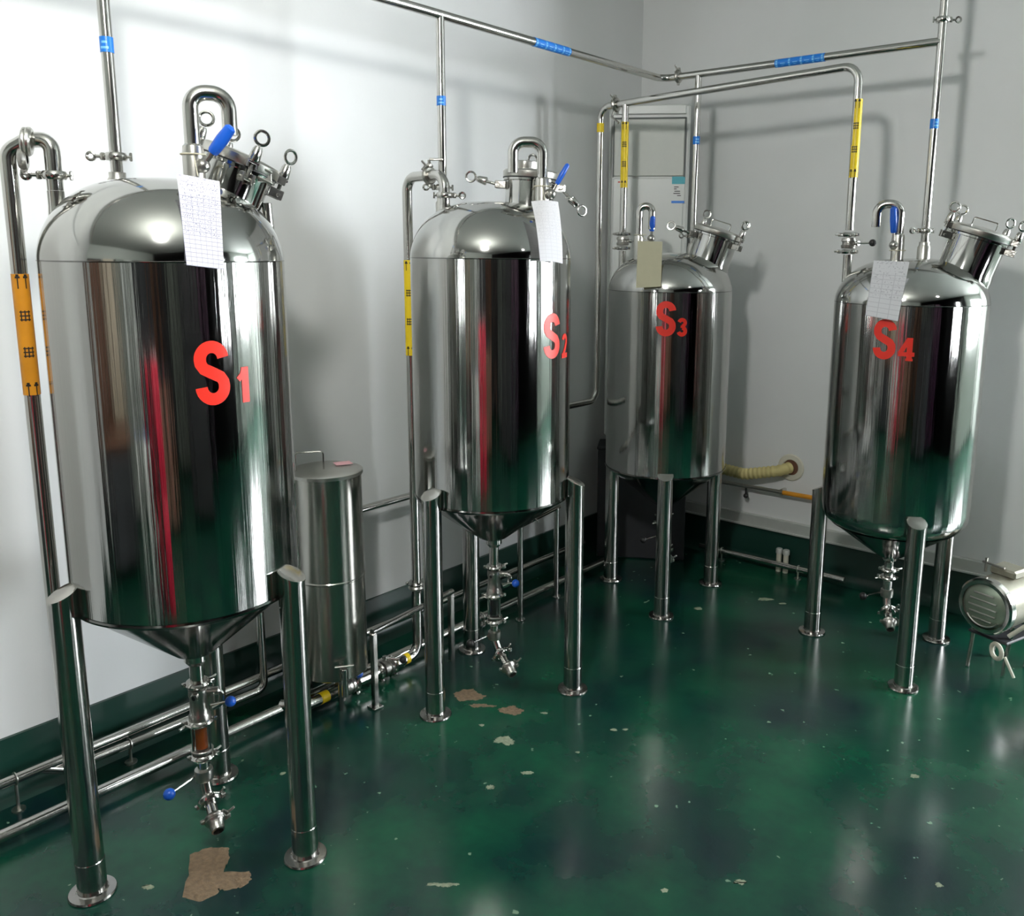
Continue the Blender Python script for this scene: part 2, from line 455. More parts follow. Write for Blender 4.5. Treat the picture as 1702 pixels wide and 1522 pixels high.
# coves: raised green skirting with a rounded foot
def cove(name, p0, p1, inward):
    mb = MB(); p0, p1, q = V(p0), V(p1), V(inward)
    prof = [(0, .2), (.012, .2), (.014, .19), (.014, .05), (.02, .028), (.035, .012), (.06, .0), (0, 0)]
    n = len(prof); vs = [p + q * d + V((0, 0, z)) for p in (p0, p1) for d, z in prof]
    mb.add(vs, [(i, (i + 1) % n, n + (i + 1) % n, n + i) for i in range(n)] + [tuple(range(n)), tuple(range(n, 2 * n))])
    return struct(mb.build(name, 'skirt', loc=p0))
cove('baseboard_left', (XW, YS, 0), (XW, YW, 0), (1, 0, 0))
cove('baseboard_back', (XW, YW, 0), (XP, YW, 0), (0, -1, 0))
mb = MB(); box(mb, ((XW + XP) / 2, YW - .012, .235), (XP - XW, .024, .066), None, .004); box(mb, ((XW + XP) / 2, YW - .018, .205), (XP - XW, .036, .010), None, .002)
struct(mb.build('trim_1', 'alu', loc=(0, YW, .22)))

# bare patches of the floor (peeled coating)
def patch(pts, m, jit=.004, z=.0008):
    c = sum((V((x, y, 0)) for x, y in pts), V()) / len(pts); P = []
    for (x0, y0), (x1, y1) in zip(pts, pts[1:] + pts[:1]):
        for k in range(6):
            t = k / 6; P.append((x0 + (x1 - x0) * t + random.uniform(-jit, jit), y0 + (y1 - y0) * t + random.uniform(-jit, jit)))
    mb = MB(); n = len(P)
    mb.add([(x, y, z) for x, y in P] + [(c.x + (x - c.x) * 1.02, c.y + (y - c.y) * 1.02, -.001) for x, y in P], [tuple(range(n))] + [(i, i + n, (i + 1) % n + n, (i + 1) % n) for i in range(n)])
    o = mb.build('bare_patch', m); o.parent = fl; o.location = -V(fl.location); return o
patch([(-2.053, .99), (-2.194, 1.089), (-2.187, 1.134), (-2.143, 1.171), (-2.097, 1.152), (-2.07, 1.118), (-2.04, 1.095), (-1.995, 1.05), (-2.001, 1.01)], 'bare')
patch([(-2.062, 1.10), (-2.004, 1.155), (-1.971, 1.14), (-1.967, 1.104), (-1.992, 1.069), (-2.03, 1.06)], 'bare', .003, .0012)
rv = V((.78, .626)); uv_ = V((-.626, .78))
def blob(x, y, a, b, m):
    k = 9; pts = []
    for i in range(k):
        t = 2 * PI * i / k; q = random.uniform(.6, 1.15)
        p = V((x, y)) + rv * (a * q * math.cos(t)) + uv_ * (b * q * math.sin(t)); pts.append((p.x, p.y))
    patch(pts, m, min(.004, b * .25))
for x, y, a, b, m in [(-2.22, 2.244, .06, .05, 'bare'), (-2.13, 2.22, .05, .014, 'bare'), (-2.021, 2.267, .05, .034, 'bare'), (-1.898, 2.097, .04, .026, 'pale'), (-1.547, 1.463, .05, .010, 'pale'), (-1.762, 3.867, .046, .022, 'pale'), (-1.67, 3.875, .02, .012, 'pale'), (-.929, 1.982, .02, .012, 'pale'), (-1.716, 1.998, .02, .01, 'pale'), (-1.754, 1.864, .016, .012, 'pale'), (-1.644, 2.398, .015, .01, 'pale'), (-2.163, .946, .016, .008, 'pale'), (-1.96, 3.557, .02, .02, 'pale'), (-1.613, 2.429, .011, .008, 'pale'), (-1.912, 2.329, .016, .007, 'pale'), (-.712, 2.798, .014, .012, 'pale'), (-1.072, 1.823, .011, .008, 'pale'), (-.503, 2.319, .012, .01, 'pale'), (-2.035, 2.118, .011, .008, 'pale'), (-2.334, 1.485, .01, .01, 'pale'), (-1.658, 2.202, .008, .006, 'pale')]:
    blob(x, y, a, b, m)

# ceiling lamps, hanging a little below the ceiling
def lamp(x, y, z, m, label):
    t = thing('ceiling_lamp', label, 'lamp', (x, y, z))
    mb = MB(); sphere(mb, (0, 0, -.03), .10, 32); mb.build('globe', m, t)
    mb = MB(); lathe(mb, [(0, .066), (.04, .066), (.045, .08), (.03, .10), (0, .10)], n=32); mb.build('housing', 'white', t)
    mb = MB(); cyl(mb, (0, 0, .07), (0, 0, ZC - z), .008); cyl(mb, (0, 0, ZC - z - .02), (0, 0, ZC - z), .05, 20, .004); mb.build('rod', 'white', t)
lamp(-.80, .30, 2.86, 'lampA', 'round ceiling lamp out of view above the tank lettered S 1')
lamp(1.0, 2.3, 2.95, 'lampB', 'round ceiling lamp out of view to the right of all tanks')

# ------------------------------------------------------------------ tanks
def azv(deg): a = math.radians(deg); return V((math.cos(a), math.sin(a), 0))

GLY = {
 'S': None,
 '1': [[(-.16, .62), (.02, .78), (.02, 1.0), (.24, 1.0), (.24, 0), (-.02, 0), (-.02, .66), (-.16, .60)]],
}
def ribbon(path, wd):
    """outline strip of width wd along a 2-D path -> list of (left, right) pairs"""
    out = []
    for i, p in enumerate(path):
        a = V(path[max(i - 1, 0)]); b = V(path[min(i + 1, len(path) - 1)]); d = (b - a).normalized()
        n = V((-d.y, d.x)); w_ = wd[i] if isinstance(wd, list) else wd
        out.append((V(p) + n * w_ / 2, V(p) - n * w_ / 2))
    return out
def arc(cx, cy, rx, ry, a0, a1, k=12):
    return [(cx + rx * math.cos(math.radians(a0 + (a1 - a0) * i / k)), cy + ry * math.sin(math.radians(a0 + (a1 - a0) * i / k))) for i in range(k + 1)]
def letter_strips(ch):
    t = .30
    if ch == 'S':   # unit height, width ~.55 (x in -.27...27)
        rx, ry = .17, .165
        up = arc(0, .685, rx, ry + .01, 5, 180, 14)
        lo = arc(0, .285, rx, ry + .01, 0, -180, 14)
        mid = [(-.163, .62), (-.12, .55), (0, .485), (.12, .42), (.163, .35)]
        return [(up + mid + lo, .175)]
    if ch == '1': return [([(-.13, .66), (.0, .78), (.06, .93)], .16), ([(.1, 1.0), (.1, 0)], .24)]
    if ch == '2': return [(arc(0, .72, .19, .17, 170, 0, 12) + [(.17, .58), (.06, .40), (-.14, .14)], .2), ([(-.29, .10), (.30, .10)], .2)]
    if ch == '3': return [(arc(-.02, .73, .18, .16, 165, -85, 14), .2), (arc(-.02, .29, .2, .18, 85, -165, 14), .22), ([(-.1, .53), (.08, .53)], .14)]
    if ch == '4': return [([(.14, 1.0), (.14, 0)], .24), ([(-.34, .28), (.36, .28)], .18), ([(.10, .96), (-.27, .30)], .20), ([(-.02, .04), (.30, .04)], .1)]
def decal(parent, ch, az, z0, h, R, wscale=1.0, m='redv'):
    """a vinyl character wrapped on the shell; az = azimuth of its centre, z0 = foot"""
    mb = MB(); lift = .0012
    a_c = math.radians(az)
    def onto(p, dr):
        a = a_c + p[0] * h * wscale / R
        return V(((R + dr) * math.cos(a), (R + dr) * math.sin(a), z0 + p[1] * h))
    for si, (path, wd) in enumerate(letter_strips(ch)):
        pts = []
        for a, b in zip(path, path[1:]):     # subdivide long strokes
            k = max(1, int((V(b) - V(a)).length / .12))
            pts += [(a[0] + (b[0] - a[0]) * i / k, a[1] + (b[1] - a[1]) * i / k) for i in range(k)]
        pts.append(path[-1])
        rb = ribbon(pts, wd); vs = []; fs = []; lf = lift + .0002 * si; K = 5
        for l, r in rb:
            for i in range(K): vs.append(onto(l + (r - l) * (i / (K - 1)), lf))
        for i in range(len(rb) - 1):
            for j in range(K - 1):
                q = i * K + j; fs.append((q, q + 1, q + K + 1, q + K))
        mb.add(vs, fs)
    return mb.build('letter_' + ch.lower() if ch.isalpha() else 'number_decal', m, parent)

def dome_z(R, seam, hgt, r):
    t = min(1, r / R); return seam + hgt * (1 - t ** 2.9) ** (1 / 1.75)

def tank(idx, c, label, R, seam, dh, bot, tip, leg_az, leg_top, knuckle=0.0, legR=.318):
    T = thing('process_tank', label, 'tank', (c[0], c[1], 0))
    cv = V((c[0], c[1], 0)); u = (-cv).normalized(); r = V((-u.y, u.x, 0))      # toward the viewer, and rightwards
    L = lambda a, d, z: r * a + u * d + V((0, 0, z))
    # shell
    mb = MB(); lathe(mb, [(R, seam), (R, (seam + bot) / 2), (R, bot + knuckle)] + ([(R - .004, bot + knuckle * .55), (R - .018, bot + knuckle * .2), (R - .04, bot)] if knuckle else []), n=128)
    mb.build('shell', 'shell', T, angle=60)
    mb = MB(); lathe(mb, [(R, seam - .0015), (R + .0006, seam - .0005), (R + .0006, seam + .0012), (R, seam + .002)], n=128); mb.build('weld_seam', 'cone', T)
    mb = MB(); K = 26
    lathe(mb, [(R * math.sin(PI / 2 * i / K) if i else 0, dome_z(R, seam, dh, R * math.sin(PI / 2 * i / K))) for i in range(K, -1, -1)], n=128)
    mb.build('dome', 'dome', T, angle=60)
    r0 = R - .04 if knuckle else R
    mb = MB(); lathe(mb, [(R + .0015, bot + .006), (R + .0025, bot), (R, bot - .006)] if not knuckle else [(r0, bot), (r0 - .002, bot - .003)], n=96)
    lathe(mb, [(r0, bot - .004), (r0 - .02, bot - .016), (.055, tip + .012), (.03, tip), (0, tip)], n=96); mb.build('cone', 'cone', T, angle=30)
    # legs
    for a in leg_az:
        d = azv(a); p = d * legR; lr = .0355
        leg = MB(); n = 28; x, y = d, V((-d.y, d.x, 0)); vs = []; fs = []
        for zz in ('b', 't'):
            for i in range(n):
                an = 2 * PI * i / n; q = x * math.cos(an) * lr + y * math.sin(an) * lr
                z = .008 if zz == 'b' else leg_top - math.cos(an) * .017
                vs.append(p + q + V((0, 0, z)))
        fs = [(i, (i + 1) % n, n + (i + 1) % n, n + i) for i in range(n)]
        leg.add(vs, fs)
        lo = leg.build('leg', 'leg', T)
        cp = MB(); cvs = [];
        for zo, rr in ((0, lr + .0015), (.004, lr + .0015), (.0055, lr - .002)):
            for i in range(n):
                an = 2 * PI * i / n; cvs.append(p + x * math.cos(an) * rr + y * math.sin(an) * rr + V((0, 0, leg_top - math.cos(an) * .017 + zo)))
        cp.add(cvs, [(k * n + i, k * n + (i + 1) % n, (k + 1) * n + (i + 1) % n, (k + 1) * n + i) for k in (0, 1) for i in range(n)] + [tuple(range(2 * n, 3 * n))])
        cp.build('leg_cap', 'steel', lo)
        ft = MB(); lathe(ft, [(0, 0), (.058, 0), (.060, .003), (.058, .008), (.040, .010), (lr + .001, .012), (lr + .001, .10), (lr, .102)], p, n=32)
        ft.build('foot_plate', 'leg', lo, angle=16)
    # letters
    return T, L, r, u

def hatch(T, L, a, d, zb, tilt, R=.102, h=.12, bolts=(), tilt_d=0.0, handle=True, lidh=.028):
    """manway: neck, flange ring, lid (> lid_handle), eye bolts"""
    o = L(a, d, zb); rr = (L(1, 0, 0)).normalized(); uu = L(0, 1, 0).normalized()
    ax = (V((0, 0, 1)) * math.cos(tilt) + rr * math.sin(tilt) * math.cos(tilt_d) + uu * math.sin(tilt) * math.sin(tilt_d)).normalized()
    mb = MB(); lathe(mb, [(R + .004, -.06), (R + .003, -.01), (R, .0), (R, h - .012), (R + .010, h - .010), (R + .010, h), (0, h)], o, ax, 48)
    mb.build('hatch_neck', 'dome', T)
    mb = MB(); lathe(mb, [(0, h), (R + .011, h), (R + .013, h + .004), (R + .013, h + lidh - .006), (R + .008, h + lidh), (R * .6, h + lidh + .006), (0, h + lidh + .010)], o, ax, 48)
    lid = mb.build('hatch_lid', 'satin', T)
    mb = MB(); torus(mb, o + ax * h, ax, R + .011, .0022, 48, 6); mb.build('gasket', 'darkrub', lid)
    x = (rr - ax * rr.dot(ax)).normalized(); y = ax.cross(x)
    if handle:
        mb = MB(); b0 = o + ax * (h + lidh + .002)
        tube(mb, [b0 - x * .045, b0 - x * .045 + ax * .035, b0 + x * .045 + ax * .035, b0 + x * .045], .0028, .008, n=8); mb.build('lid_handle', 'steel', lid)
    for ang, swing in bolts:
        dv = x * math.cos(ang) + y * math.sin(ang); tv = ax.cross(dv)
        piv = o + dv * (R + .026) + ax * (h - .028)
        lg = MB()
        Rm = Matrix((dv, tv, ax)).transposed()
        for s in (-1, 1): box(lg, o + dv * (R + .020) + tv * s * .013 + ax * (h - .026), (.040, .007, .026), Rm, .002)
        cyl(lg, piv - tv * .022, piv + tv * .022, .005, 10, .001)
        if swing < .1:
            for s in (-1, 1): box(lg, o + dv * (R + .018) + tv * s * .012 + ax * (h + .012), (.034, .007, .022), Rm, .002)
        lg.build('hinge_lug', 'cast', T)
        bd = (ax * math.cos(swing) + dv * math.sin(swing)).normalized()
        eb = MB(); cyl(eb, piv, piv + bd * .085, .0055, 10)
        lathe(eb, [(0, 0), (.014, 0), (.0155, .004), (.0125, .03), (.009, .038), (0, .038)], piv + bd * .047, bd, 14)
        torus(eb, piv + bd * .108, uu + dv * .35 + rr * .2, .0175, .0042, 18, 8)
        box(eb, piv + bd * .043, (.026, .026, .006), Rm, .001)
        eb.build('eye_bolt', 'steel', T)

def gooseneck(T, L, base, end_a, ztop, zend, d, r=.0185, zb=1.8, collar=True):
    mb = MB(); a0, a1 = base, end_a
    tube(mb, [L(a0, d, zb), L(a0, d, ztop), L(a1, d, ztop), L(a1, d, zend)], r, .038, n=20, k=8)
    mb.build('vent_gooseneck', 'steel', T)
    if collar:
        mb = MB(); lathe(mb, [(r, 0), (r + .007, .004), (r + .007, .11), (r + .005, .125), (r, .13)], L(a0, d, zb - .02), (0, 0, 1), 24); mb.build('neck_sleeve', 'satin', T)

def blue_lever(T, a, b, r=.011, label='blue plastic lever sleeve', m='blue'):
    a, b = V(a), V(b); d = (b - a)
    mb = MB(); cyl(mb, a - d * .45, a + d * .1, r * .5, 10); sphere(mb, a - d * .45, .018, 14)
    lo = mb.build('vent_valve', 'cast', T)
    mb = MB(); lathe(mb, [(0, 0), (r * .8, .002), (r, .008), (r * 1.15, d.length * .5), (r, d.length - .006), (r * .5, d.length), (0, d.length)], a, d, 14)
    mb.build('lever_sleeve', m, lo, label=label)

def drain(T, L, tip, full=True, off=0.0, sight='amber', knob1='blue', knob2='blue', lev1=None, lev2=None, end_drift=(.02, .05), scale=1.0):
    """drain column: pipe, clamps, valve body, sight glass, lower valve, outlet elbow"""
    r = .019
    up = V((0, 0, 1)); rr = L(1, 0, 0).normalized(); uu = L(0, 1, 0).normalized()
    if full:
        mb = MB(); lathe(mb, [(r + .012, tip + .01), (r + .012, tip - .015), (r, tip - .03), (r, .09 + .40)], L(off, 0, 0), (0, 0, 1), 20); mb.build('drain_pipe', 'steel', T)
        clamp_mb(L(off, 0, .488), up, r, rr).build('clamp', 'steel', T)
        mb = MB(); lathe(mb, [(r, .478), (.026, .474), (.027, .455), (.024, .445), (.026, .40), (.030, .392), (.030, .380), (r, .374)], L(off, 0, 0), up, 20)
        cyl(mb, L(off, 0, .462), L(off + .055, .015, .462), .011, 14, .001)                 # side port
        cyl(mb, L(off, 0, .462), L(off - .012, .038, .462), .010, 14, .001)
        mb.build('valve_body', 'cast', T)
        mb = MB(); cyl(mb, L(off - .013, .040, .462), L(off - .0135, .0405, .462), .0065, 12); mb.build('port_plug', 'darkrub', T)
        mb = MB(); tube(mb, [L(off + .04, .015, .462), L(off + .062, .015, .455), L(off + .058, .02, .425), L(off + .035, .02, .415)], .008, .01, n=10)
        cyl(mb, L(off + .03, .02, .425), L(off + .072, .03, .432), .004, 8); lo = mb.build('lever', 'steel', T)
        mb = MB(); sphere(mb, L(off + .083, .032, .430), .0155, 18); mb.build('ball_knob', knob1, lo, label='blue ball knob' if knob1 == 'blue' else None)
        clamp_mb(L(off, 0, .372), up, r + .004, -rr).build('clamp', 'steel', T)
        # sight glass between two end plates
        mb = MB(); lathe(mb, [(.021, 0), (.021, .075), (.018, .075), (.018, 0), (.021, 0)], L(off, 0, .288), up, 24); mb.build('sight_glass', 'glass', T)
        mb = MB(); cyl(mb, L(off, 0, .29), L(off, 0, .361), .0165, 20); mb.build('liquid_column', sight, T)
        for z in (.278, .362):
            mb = MB(); cyl(mb, L(off, 0, z), L(off, 0, z + .009), .031, 24, .002); mb.build('glass_end_plate', 'cast', T)
        mb = MB()
        for k in range(3):
            q = rr * math.cos(2.1 * k + .6) * .026 + uu * math.sin(2.1 * k + .6) * .026
            cyl(mb, L(off, 0, .285) + q, L(off, 0, .365) + q, .0035, 8)
        mb.build('tie_rod', 'steel', T)
        clamp_mb(L(off, 0, .262), up, r, rr).build('clamp', 'steel', T)
        mb = MB(); cyl(mb, L(off, 0, .20), L(off, 0, .278), r * .85, 18); mb.build('drain_pipe', 'steel', T)
        zc = .205
    else:
        zc = tip - .16
        mb = MB(); lathe(mb, [(r + .01, tip + .01), (r + .01, tip - .01), (r, tip - .02), (r, zc)], L(off, 0, 0), (0, 0, 1), 20); mb.build('drain_pipe', 'steel', T)
        clamp_mb(L(off, 0, tip - .055), up, r, rr).build('clamp', 'steel', T)
        clamp_mb(L(off, 0, tip - .09), up, r, -rr).build('clamp', 'steel', T)
    # lower valve, its lever going left
    vb = MB(); lathe(vb, [(r * .8, .02), (r + .006, .016), (r + .008, 0), (r + .006, -.016), (r * .8, -.02)], L(off, 0, zc), up, 20)
    vb.build('valve_body', 'cast', T)
    a = L(off - .02, .0, zc); b = L(off - .085, .04, zc - .012)
    mb = MB(); cyl(mb, a, b, .004, 8); lo = mb.build('lever', 'steel', T)
    mb = MB(); sphere(mb, b + (b - a).normalized() * .01, .0165, 18); mb.build('ball_knob', knob2, lo, label='blue ball knob' if knob2 == 'blue' else 'black ball knob')
    # outlet: bends toward the room and down
    q0 = L(off, 0, zc - .015); q1 = L(off + end_drift[0] * .3, .012, zc - .062); q2 = L(off + end_drift[0], end_drift[1] + .035, zc - .10)
    mb = MB(); tube(mb, [q0, q1, q2], r * .85, .03, n=18); mb.build('outlet_elbow', 'steel', T)
    dd = (q2 - q1).normalized()
    clamp_mb(q1 + dd * .022, dd, r + .001, rr + up * .3).build('clamp', 'steel', T)
    clamp_mb(q2 - dd * .004, dd, r - .002, rr - up * .2).build('clamp', 'cast', T)
    mb = MB(); lathe(mb, [(r * 1.45, -.004), (r * 1.5, .004), (r * 1.15, .012), (r * .95, .034), (r * .75, .036), (r * .72, .012), (0, .012)], q2, dd, 20); mb.build('outlet_nozzle', 'cast', T)
    mb = MB(); cyl(mb, q2 + dd * .013, q2 + dd * .020, r * .72, 16); mb.build('nozzle_bore', 'darkrub', T)

def sheet(name, corners, m, label, thick=.0008, curl=0.0, cat='paper sheet', nu=8, nv=10, bow=None):
    """a paper hanging by a string: corners TL, TR, BR, BL in world space; rests free of the tank"""
    TL, TR, BR, BL = [V(p) for p in corners]; mb = MB(); vs = []; uv = []
    nrm = (TR - TL).cross(BL - TL).normalized()
    if nrm.dot(-TL) < 0: nrm = -nrm
    for side in (0, 1):
        for j in range(nv + 1):
            v = j / nv
            for i in range(nu + 1):
                t = i / nu; p = TL.lerp(TR, t).lerp(BL.lerp(BR, t), v)
                p = p + nrm * (curl * (1 - (2 * t - 1) ** 2) * .5 + (bow or 0) * math.sin(PI * v)) - nrm * thick * side
                vs.append(p); uv.append((t, 1 - v))
    n1 = (nu + 1) * (nv + 1); fs = []
    for j in range(nv):
        for i in range(nu):
            a = j * (nu + 1) + i; fs.append((a, a + nu + 1, a + nu + 2, a + 1)); b = a + n1; fs.append((b, b + 1, b + nu + 2, b + nu + 1))
    mb.add(vs, fs); mb.uv = uv
    o = mb.build(name, m, loc=(TL + TR) / 2, angle=80)
    return tag(o, label, cat)

R0 = .292
TC = {1: (-2.227, 1.161), 2: (-2.217, 2.381), 3: (-2.211, 3.62), 4: (-1.11, 3.66)}
# --- tank S1
T1, L1, r1, u1 = tank(1, TC[1], 'large upright stainless steel tank lettered S 1, nearest at far left', R0, 1.668, .205, .785, .575, (-95.5, 24, 144), .845)
decal(T1, 'S', -11, 1.325, .168, R0, .95); decal(T1, '1', 3.6, 1.326, .088, R0, .95)
gooseneck(T1, L1, .078, .166, 2.072, 1.975, .12, zb=1.84)
hatch(T1, L1, .150, .0, 1.815, .40, R=.088, h=.105, bolts=((0.15, 0), (1.9, 0), (2.9, 0), (4.9, .0)), tilt_d=0.1, handle=False)
blue_lever(T1, L1(.118, .165, 1.925), L1(.166, .19, 1.988), .0135)
drain(T1, L1, .575)
mb = MB()                                                                       # square hinge bracket on the hatch
for k in (0, 1):
    tube(mb, [L1(.215, .085, 1.915 - .028 * k), L1(.262, .085, 1.893 - .028 * k), L1(.262, .05, 1.893 - .028 * k)], .004, .004, n=8)
box(mb, L1(.24, .07, 1.888), (.05, .01, .04), rotz(math.atan2(r1.y, r1.x)), .003)
mb.build('hatch_bracket', 'satin', T1)
mb = MB(); cyl(mb, L1(.226, .0, 1.72), L1(.218, .0, 1.87), .016, 16, .002); cyl(mb, L1(.262, 0, 1.70), L1(.256, 0, 1.82), .013, 16, .002); mb.build('hatch_support_post', 'steel', T1)
# --- tank S2
T2, L2, r2, u2 = tank(2, TC[2], 'upright stainless steel tank lettered S 2, second along the left wall', R0, 1.672, .20, .792, .60, (-90, 30, 150), .845)
decal(T2, 'S', -.5, 1.323, .172, R0, .98); decal(T2, '2', 16.0, 1.322, .088, R0, .92)
gooseneck(T2, L2, .180, .078, 2.068, 1.965, .11, zb=1.84)
hatch(T2, L2, .138, -.03, 1.83, .06, R=.088, h=.125, bolts=((3.0, 1.35), (-.15, 2.3), (1.5, 0)), handle=False)
mb = MB(); lathe(mb, [(0, 0), (.05, 0), (.052, .006), (.050, .03), (.04, .034), (0, .036)], L2(.125, -.03, 1.985), (.05, 0, 1), 32); cyl(mb, L2(.085, 0, 2.015), L2(.085, 0, 2.035), .003, 8); mb.build('lid_cap', 'satin', T2)
blue_lever(T2, L2(.228, .13, 1.925), L2(.268, .13, 1.995), .0085, 'pale blue plastic lever sleeve', 'blue')
drain(T2, L2, .60, off=.004, sight='darkrub', knob1='blue', knob2='darkrub', end_drift=(.055, .05))
# --- tank S3
T3, L3, r3, u3 = tank(3, TC[3], 'upright stainless steel tank lettered S 3, in the far corner before the air conditioner', R0, 1.52, .175, .665, .46, (-57.5, 63, 183), .682, legR=.300)
decal(T3, 'S', -61.3, 1.322, .170, R0, 1.02); decal(T3, '3', -46.8, 1.326, .084, R0, .92)
gooseneck(T3, L3, -.150, -.092, 1.905, 1.80, .08, r=.0165, zb=1.665)
hatch(T3, L3, .175, .0, 1.655, .30, R=.100, h=.125, bolts=((-.6, 0), (.5, 0), (2.2, 0), (3.5, 1.5)), tilt_d=.1)
blue_lever(T3, L3(-.092, .083, 1.79), L3(-.088, .092, 1.86), .012, 'blue plastic lever sleeve')
drain(T3, L3, .46, full=False, knob2='darkrub')
# --- tank S4
T4, L4, r4, u4 = tank(4, TC[4], 'upright stainless steel tank lettered S 4, at right by the motor', R0, 1.505, .175, .585, .43, (-57, 63, 180), .678, knuckle=.08, legR=.318)
decal(T4, 'S', -89, 1.298, .165, R0, 1.0); decal(T4, '4', -73.2, 1.302, .086, R0, .95)
gooseneck(T4, L4, -.062, -.148, 1.888, 1.80, .08, r=.0175, zb=1.665)
hatch(T4, L4, .190, .0, 1.635, .30, R=.105, h=.135, bolts=((-.2, 0), (.8, 0), (2.35, 0), (3.4, 0)), tilt_d=.1)
blue_lever(T4, L4(-.080, .10, 1.775), L4(-.088, .105, 1.875), .012, 'dark blue plastic lever sleeve')
drain(T4, L4, .43, full=False, knob2='darkrub')

W1 = V((*TC[1], 0)); W2 = V((*TC[2], 0)); W3 = V((*TC[3], 0)); W4 = V((*TC[4], 0))
sheet('record_sheet', [W1 + L1(.036, .215, 1.872), W1 + L1(.130, .205, 1.858), W1 + L1(.122, .305, 1.652), W1 + L1(.042, .307, 1.662)], 'sheet1', 'white ruled record sheet hanging on the S 1 tank')
sheet('record_sheet', [W2 + L2(.138, .195, 1.864), W2 + L2(.230, .185, 1.864), W2 + L2(.246, .205, 1.656), W2 + L2(.164, .280, 1.664)], 'sheet2', 'curled white sheet of paper hanging on the S 2 tank', curl=.02, bow=.02)
sheet('record_card', [W3 + L3(-.150, .20, 1.746), W3 + L3(-.040, .20, 1.743), W3 + L3(-.040, .300, 1.547), W3 + L3(-.150, .300, 1.540)], 'tan', 'tan card hanging on the S 3 tank', cat='card')
sheet('record_sheet', [W4 + L4(-.140, .245, 1.672), W4 + L4(-.014, .255, 1.668), W4 + L4(-.038, .312, 1.450), W4 + L4(-.154, .300, 1.468)], 'sheet4', 'grey-white sheet with faint writing hanging tilted on the S 4 tank')
for nm, Wp, Lp, a, z, d in (('s', W1, L1, .078, 1.87, .215), ('s', W3, L3, -.14, 1.75, .17), ('s', W4, L4, -.07, 1.67, .2)):
    pass

# strings tying the sheets to the goosenecks are parts of the tanks' goosenecks' knots
def string(T, L, a0, d0, z0, a1, d1, z1):
    mb = MB(); tube(mb, [L(a0, d0, z0), L((a0 + a1) / 2, (d0 + d1) / 2 + .01, (z0 + z1) / 2 - .004), L(a1, d1, z1)], .0013, n=6)
    torus(mb, L(a0, d0 - .02, z0), (0, 0, 1), .029, .002, 16, 6)
    mb.build('string', 'string', T)
string(T1, L1, .078, .14, 1.925, .082, .213, 1.868); string(T2, L2, .180, .13, 1.92, .186, .18, 1.866)
string(T3, L3, -.145, .10, 1.775, -.10, .17, 1.746); string(T4, L4, -.062, .10, 1.71, -.075, .2, 1.672)

# ------------------------------------------------------------------ overhead water header
PR = .0165
hd = thing('overhead_pipe', 'upper overhead steel pipe with blue tape and drops into all four tanks', 'pipe', (-2.4, 3.8, 2.52))
O = V(hd.location)
def P(*p): return V(p) - O
mb = MB(); tube(mb, [P(-2.4, -.8, 2.52), P(-2.4, 3.8, 2.52), P(-1.115, 3.8, 2.52)], PR, .06, n=20); mb.build('main_run', 'steel', hd)
clamp_mb(P(-2.31, 3.8, 2.52), (1, 0, 0), PR, (0, 0, 1)).build('clamp', 'cast', hd)
for (x, y, z0, z1, wz, tz) in ((-2.4, 1.135, 1.896, 2.52, 1.935, (2.193, 2.231)), (-2.4, 2.32, 1.891, 2.52, 1.925, (2.211, 2.244)), (-2.2, 3.8, 1.741, 2.52, 1.775, (2.202, 2.238)), (-1.115, 3.8, 1.746, ZC, 1.79, (2.19, 2.227))):
    mb = MB(); tube(mb, [P(x, y, z0), P(x, y, z1)], PR - .001, n=20); d = mb.build('drop_pipe', 'steel', hd)
    wingclamp_mb(P(x, y, wz), (0, 0, 1), PR, (-.62, -.78, 0)).build('clamp', 'steel', hd)
    tape(hd, P(x, y, tz[0]), P(x, y, tz[1]), PR - .001, 'bluetape', 'blue tape band', [(.2, .35, -.6, .6), (.55, .7, -.4, .4)])
wingclamp_mb(P(-1.115, 3.8, 2.60), (0, 0, 1), PR, (.8, .6, 0)).build('clamp', 'steel', hd)
bl = []
for c in (.04, .30, .54, .78, .96): bl.append((c - .02, c + .02, -1.2, 1.2))
for c in (.17, .42, .66, .87): bl += [(c - .05, c + .05, -.1, .05), (c - .03, c + .03, .35, .45)]
tape(hd, P(-2.4, 2.832, 2.52), P(-2.4, 3.062, 2.52), PR, 'bluetape', 'blue tape with pale marks on the left run', bl, (.8, -.5, -.3))
tape(hd, P(-1.811, 3.8, 2.52), P(-1.585, 3.8, 2.52), PR, 'bluetape', 'blue tape with pale marks on the back run', bl, (.3, -.9, -.3))
# sleeves welded on the domes belong to the tanks
for T, c, (x, y), z0, z1 in ((T1, TC[1], (-2.4, 1.135), 1.80, 1.895), (T2, TC[2], (-2.4, 2.32), 1.80, 1.89), (T3, TC[3], (-2.2, 3.8), 1.63, 1.74), (T4, TC[4], (-1.115, 3.8), 1.63, 1.745)):
    mb = MB(); lathe(mb, [(.026, z0), (.026, z1 - .02), (.021, z1 - .012), (.021, z1), (0, z1)], (x - c[0], y - c[1], 0), n=24); mb.build('inlet_sleeve', 'satin', T)

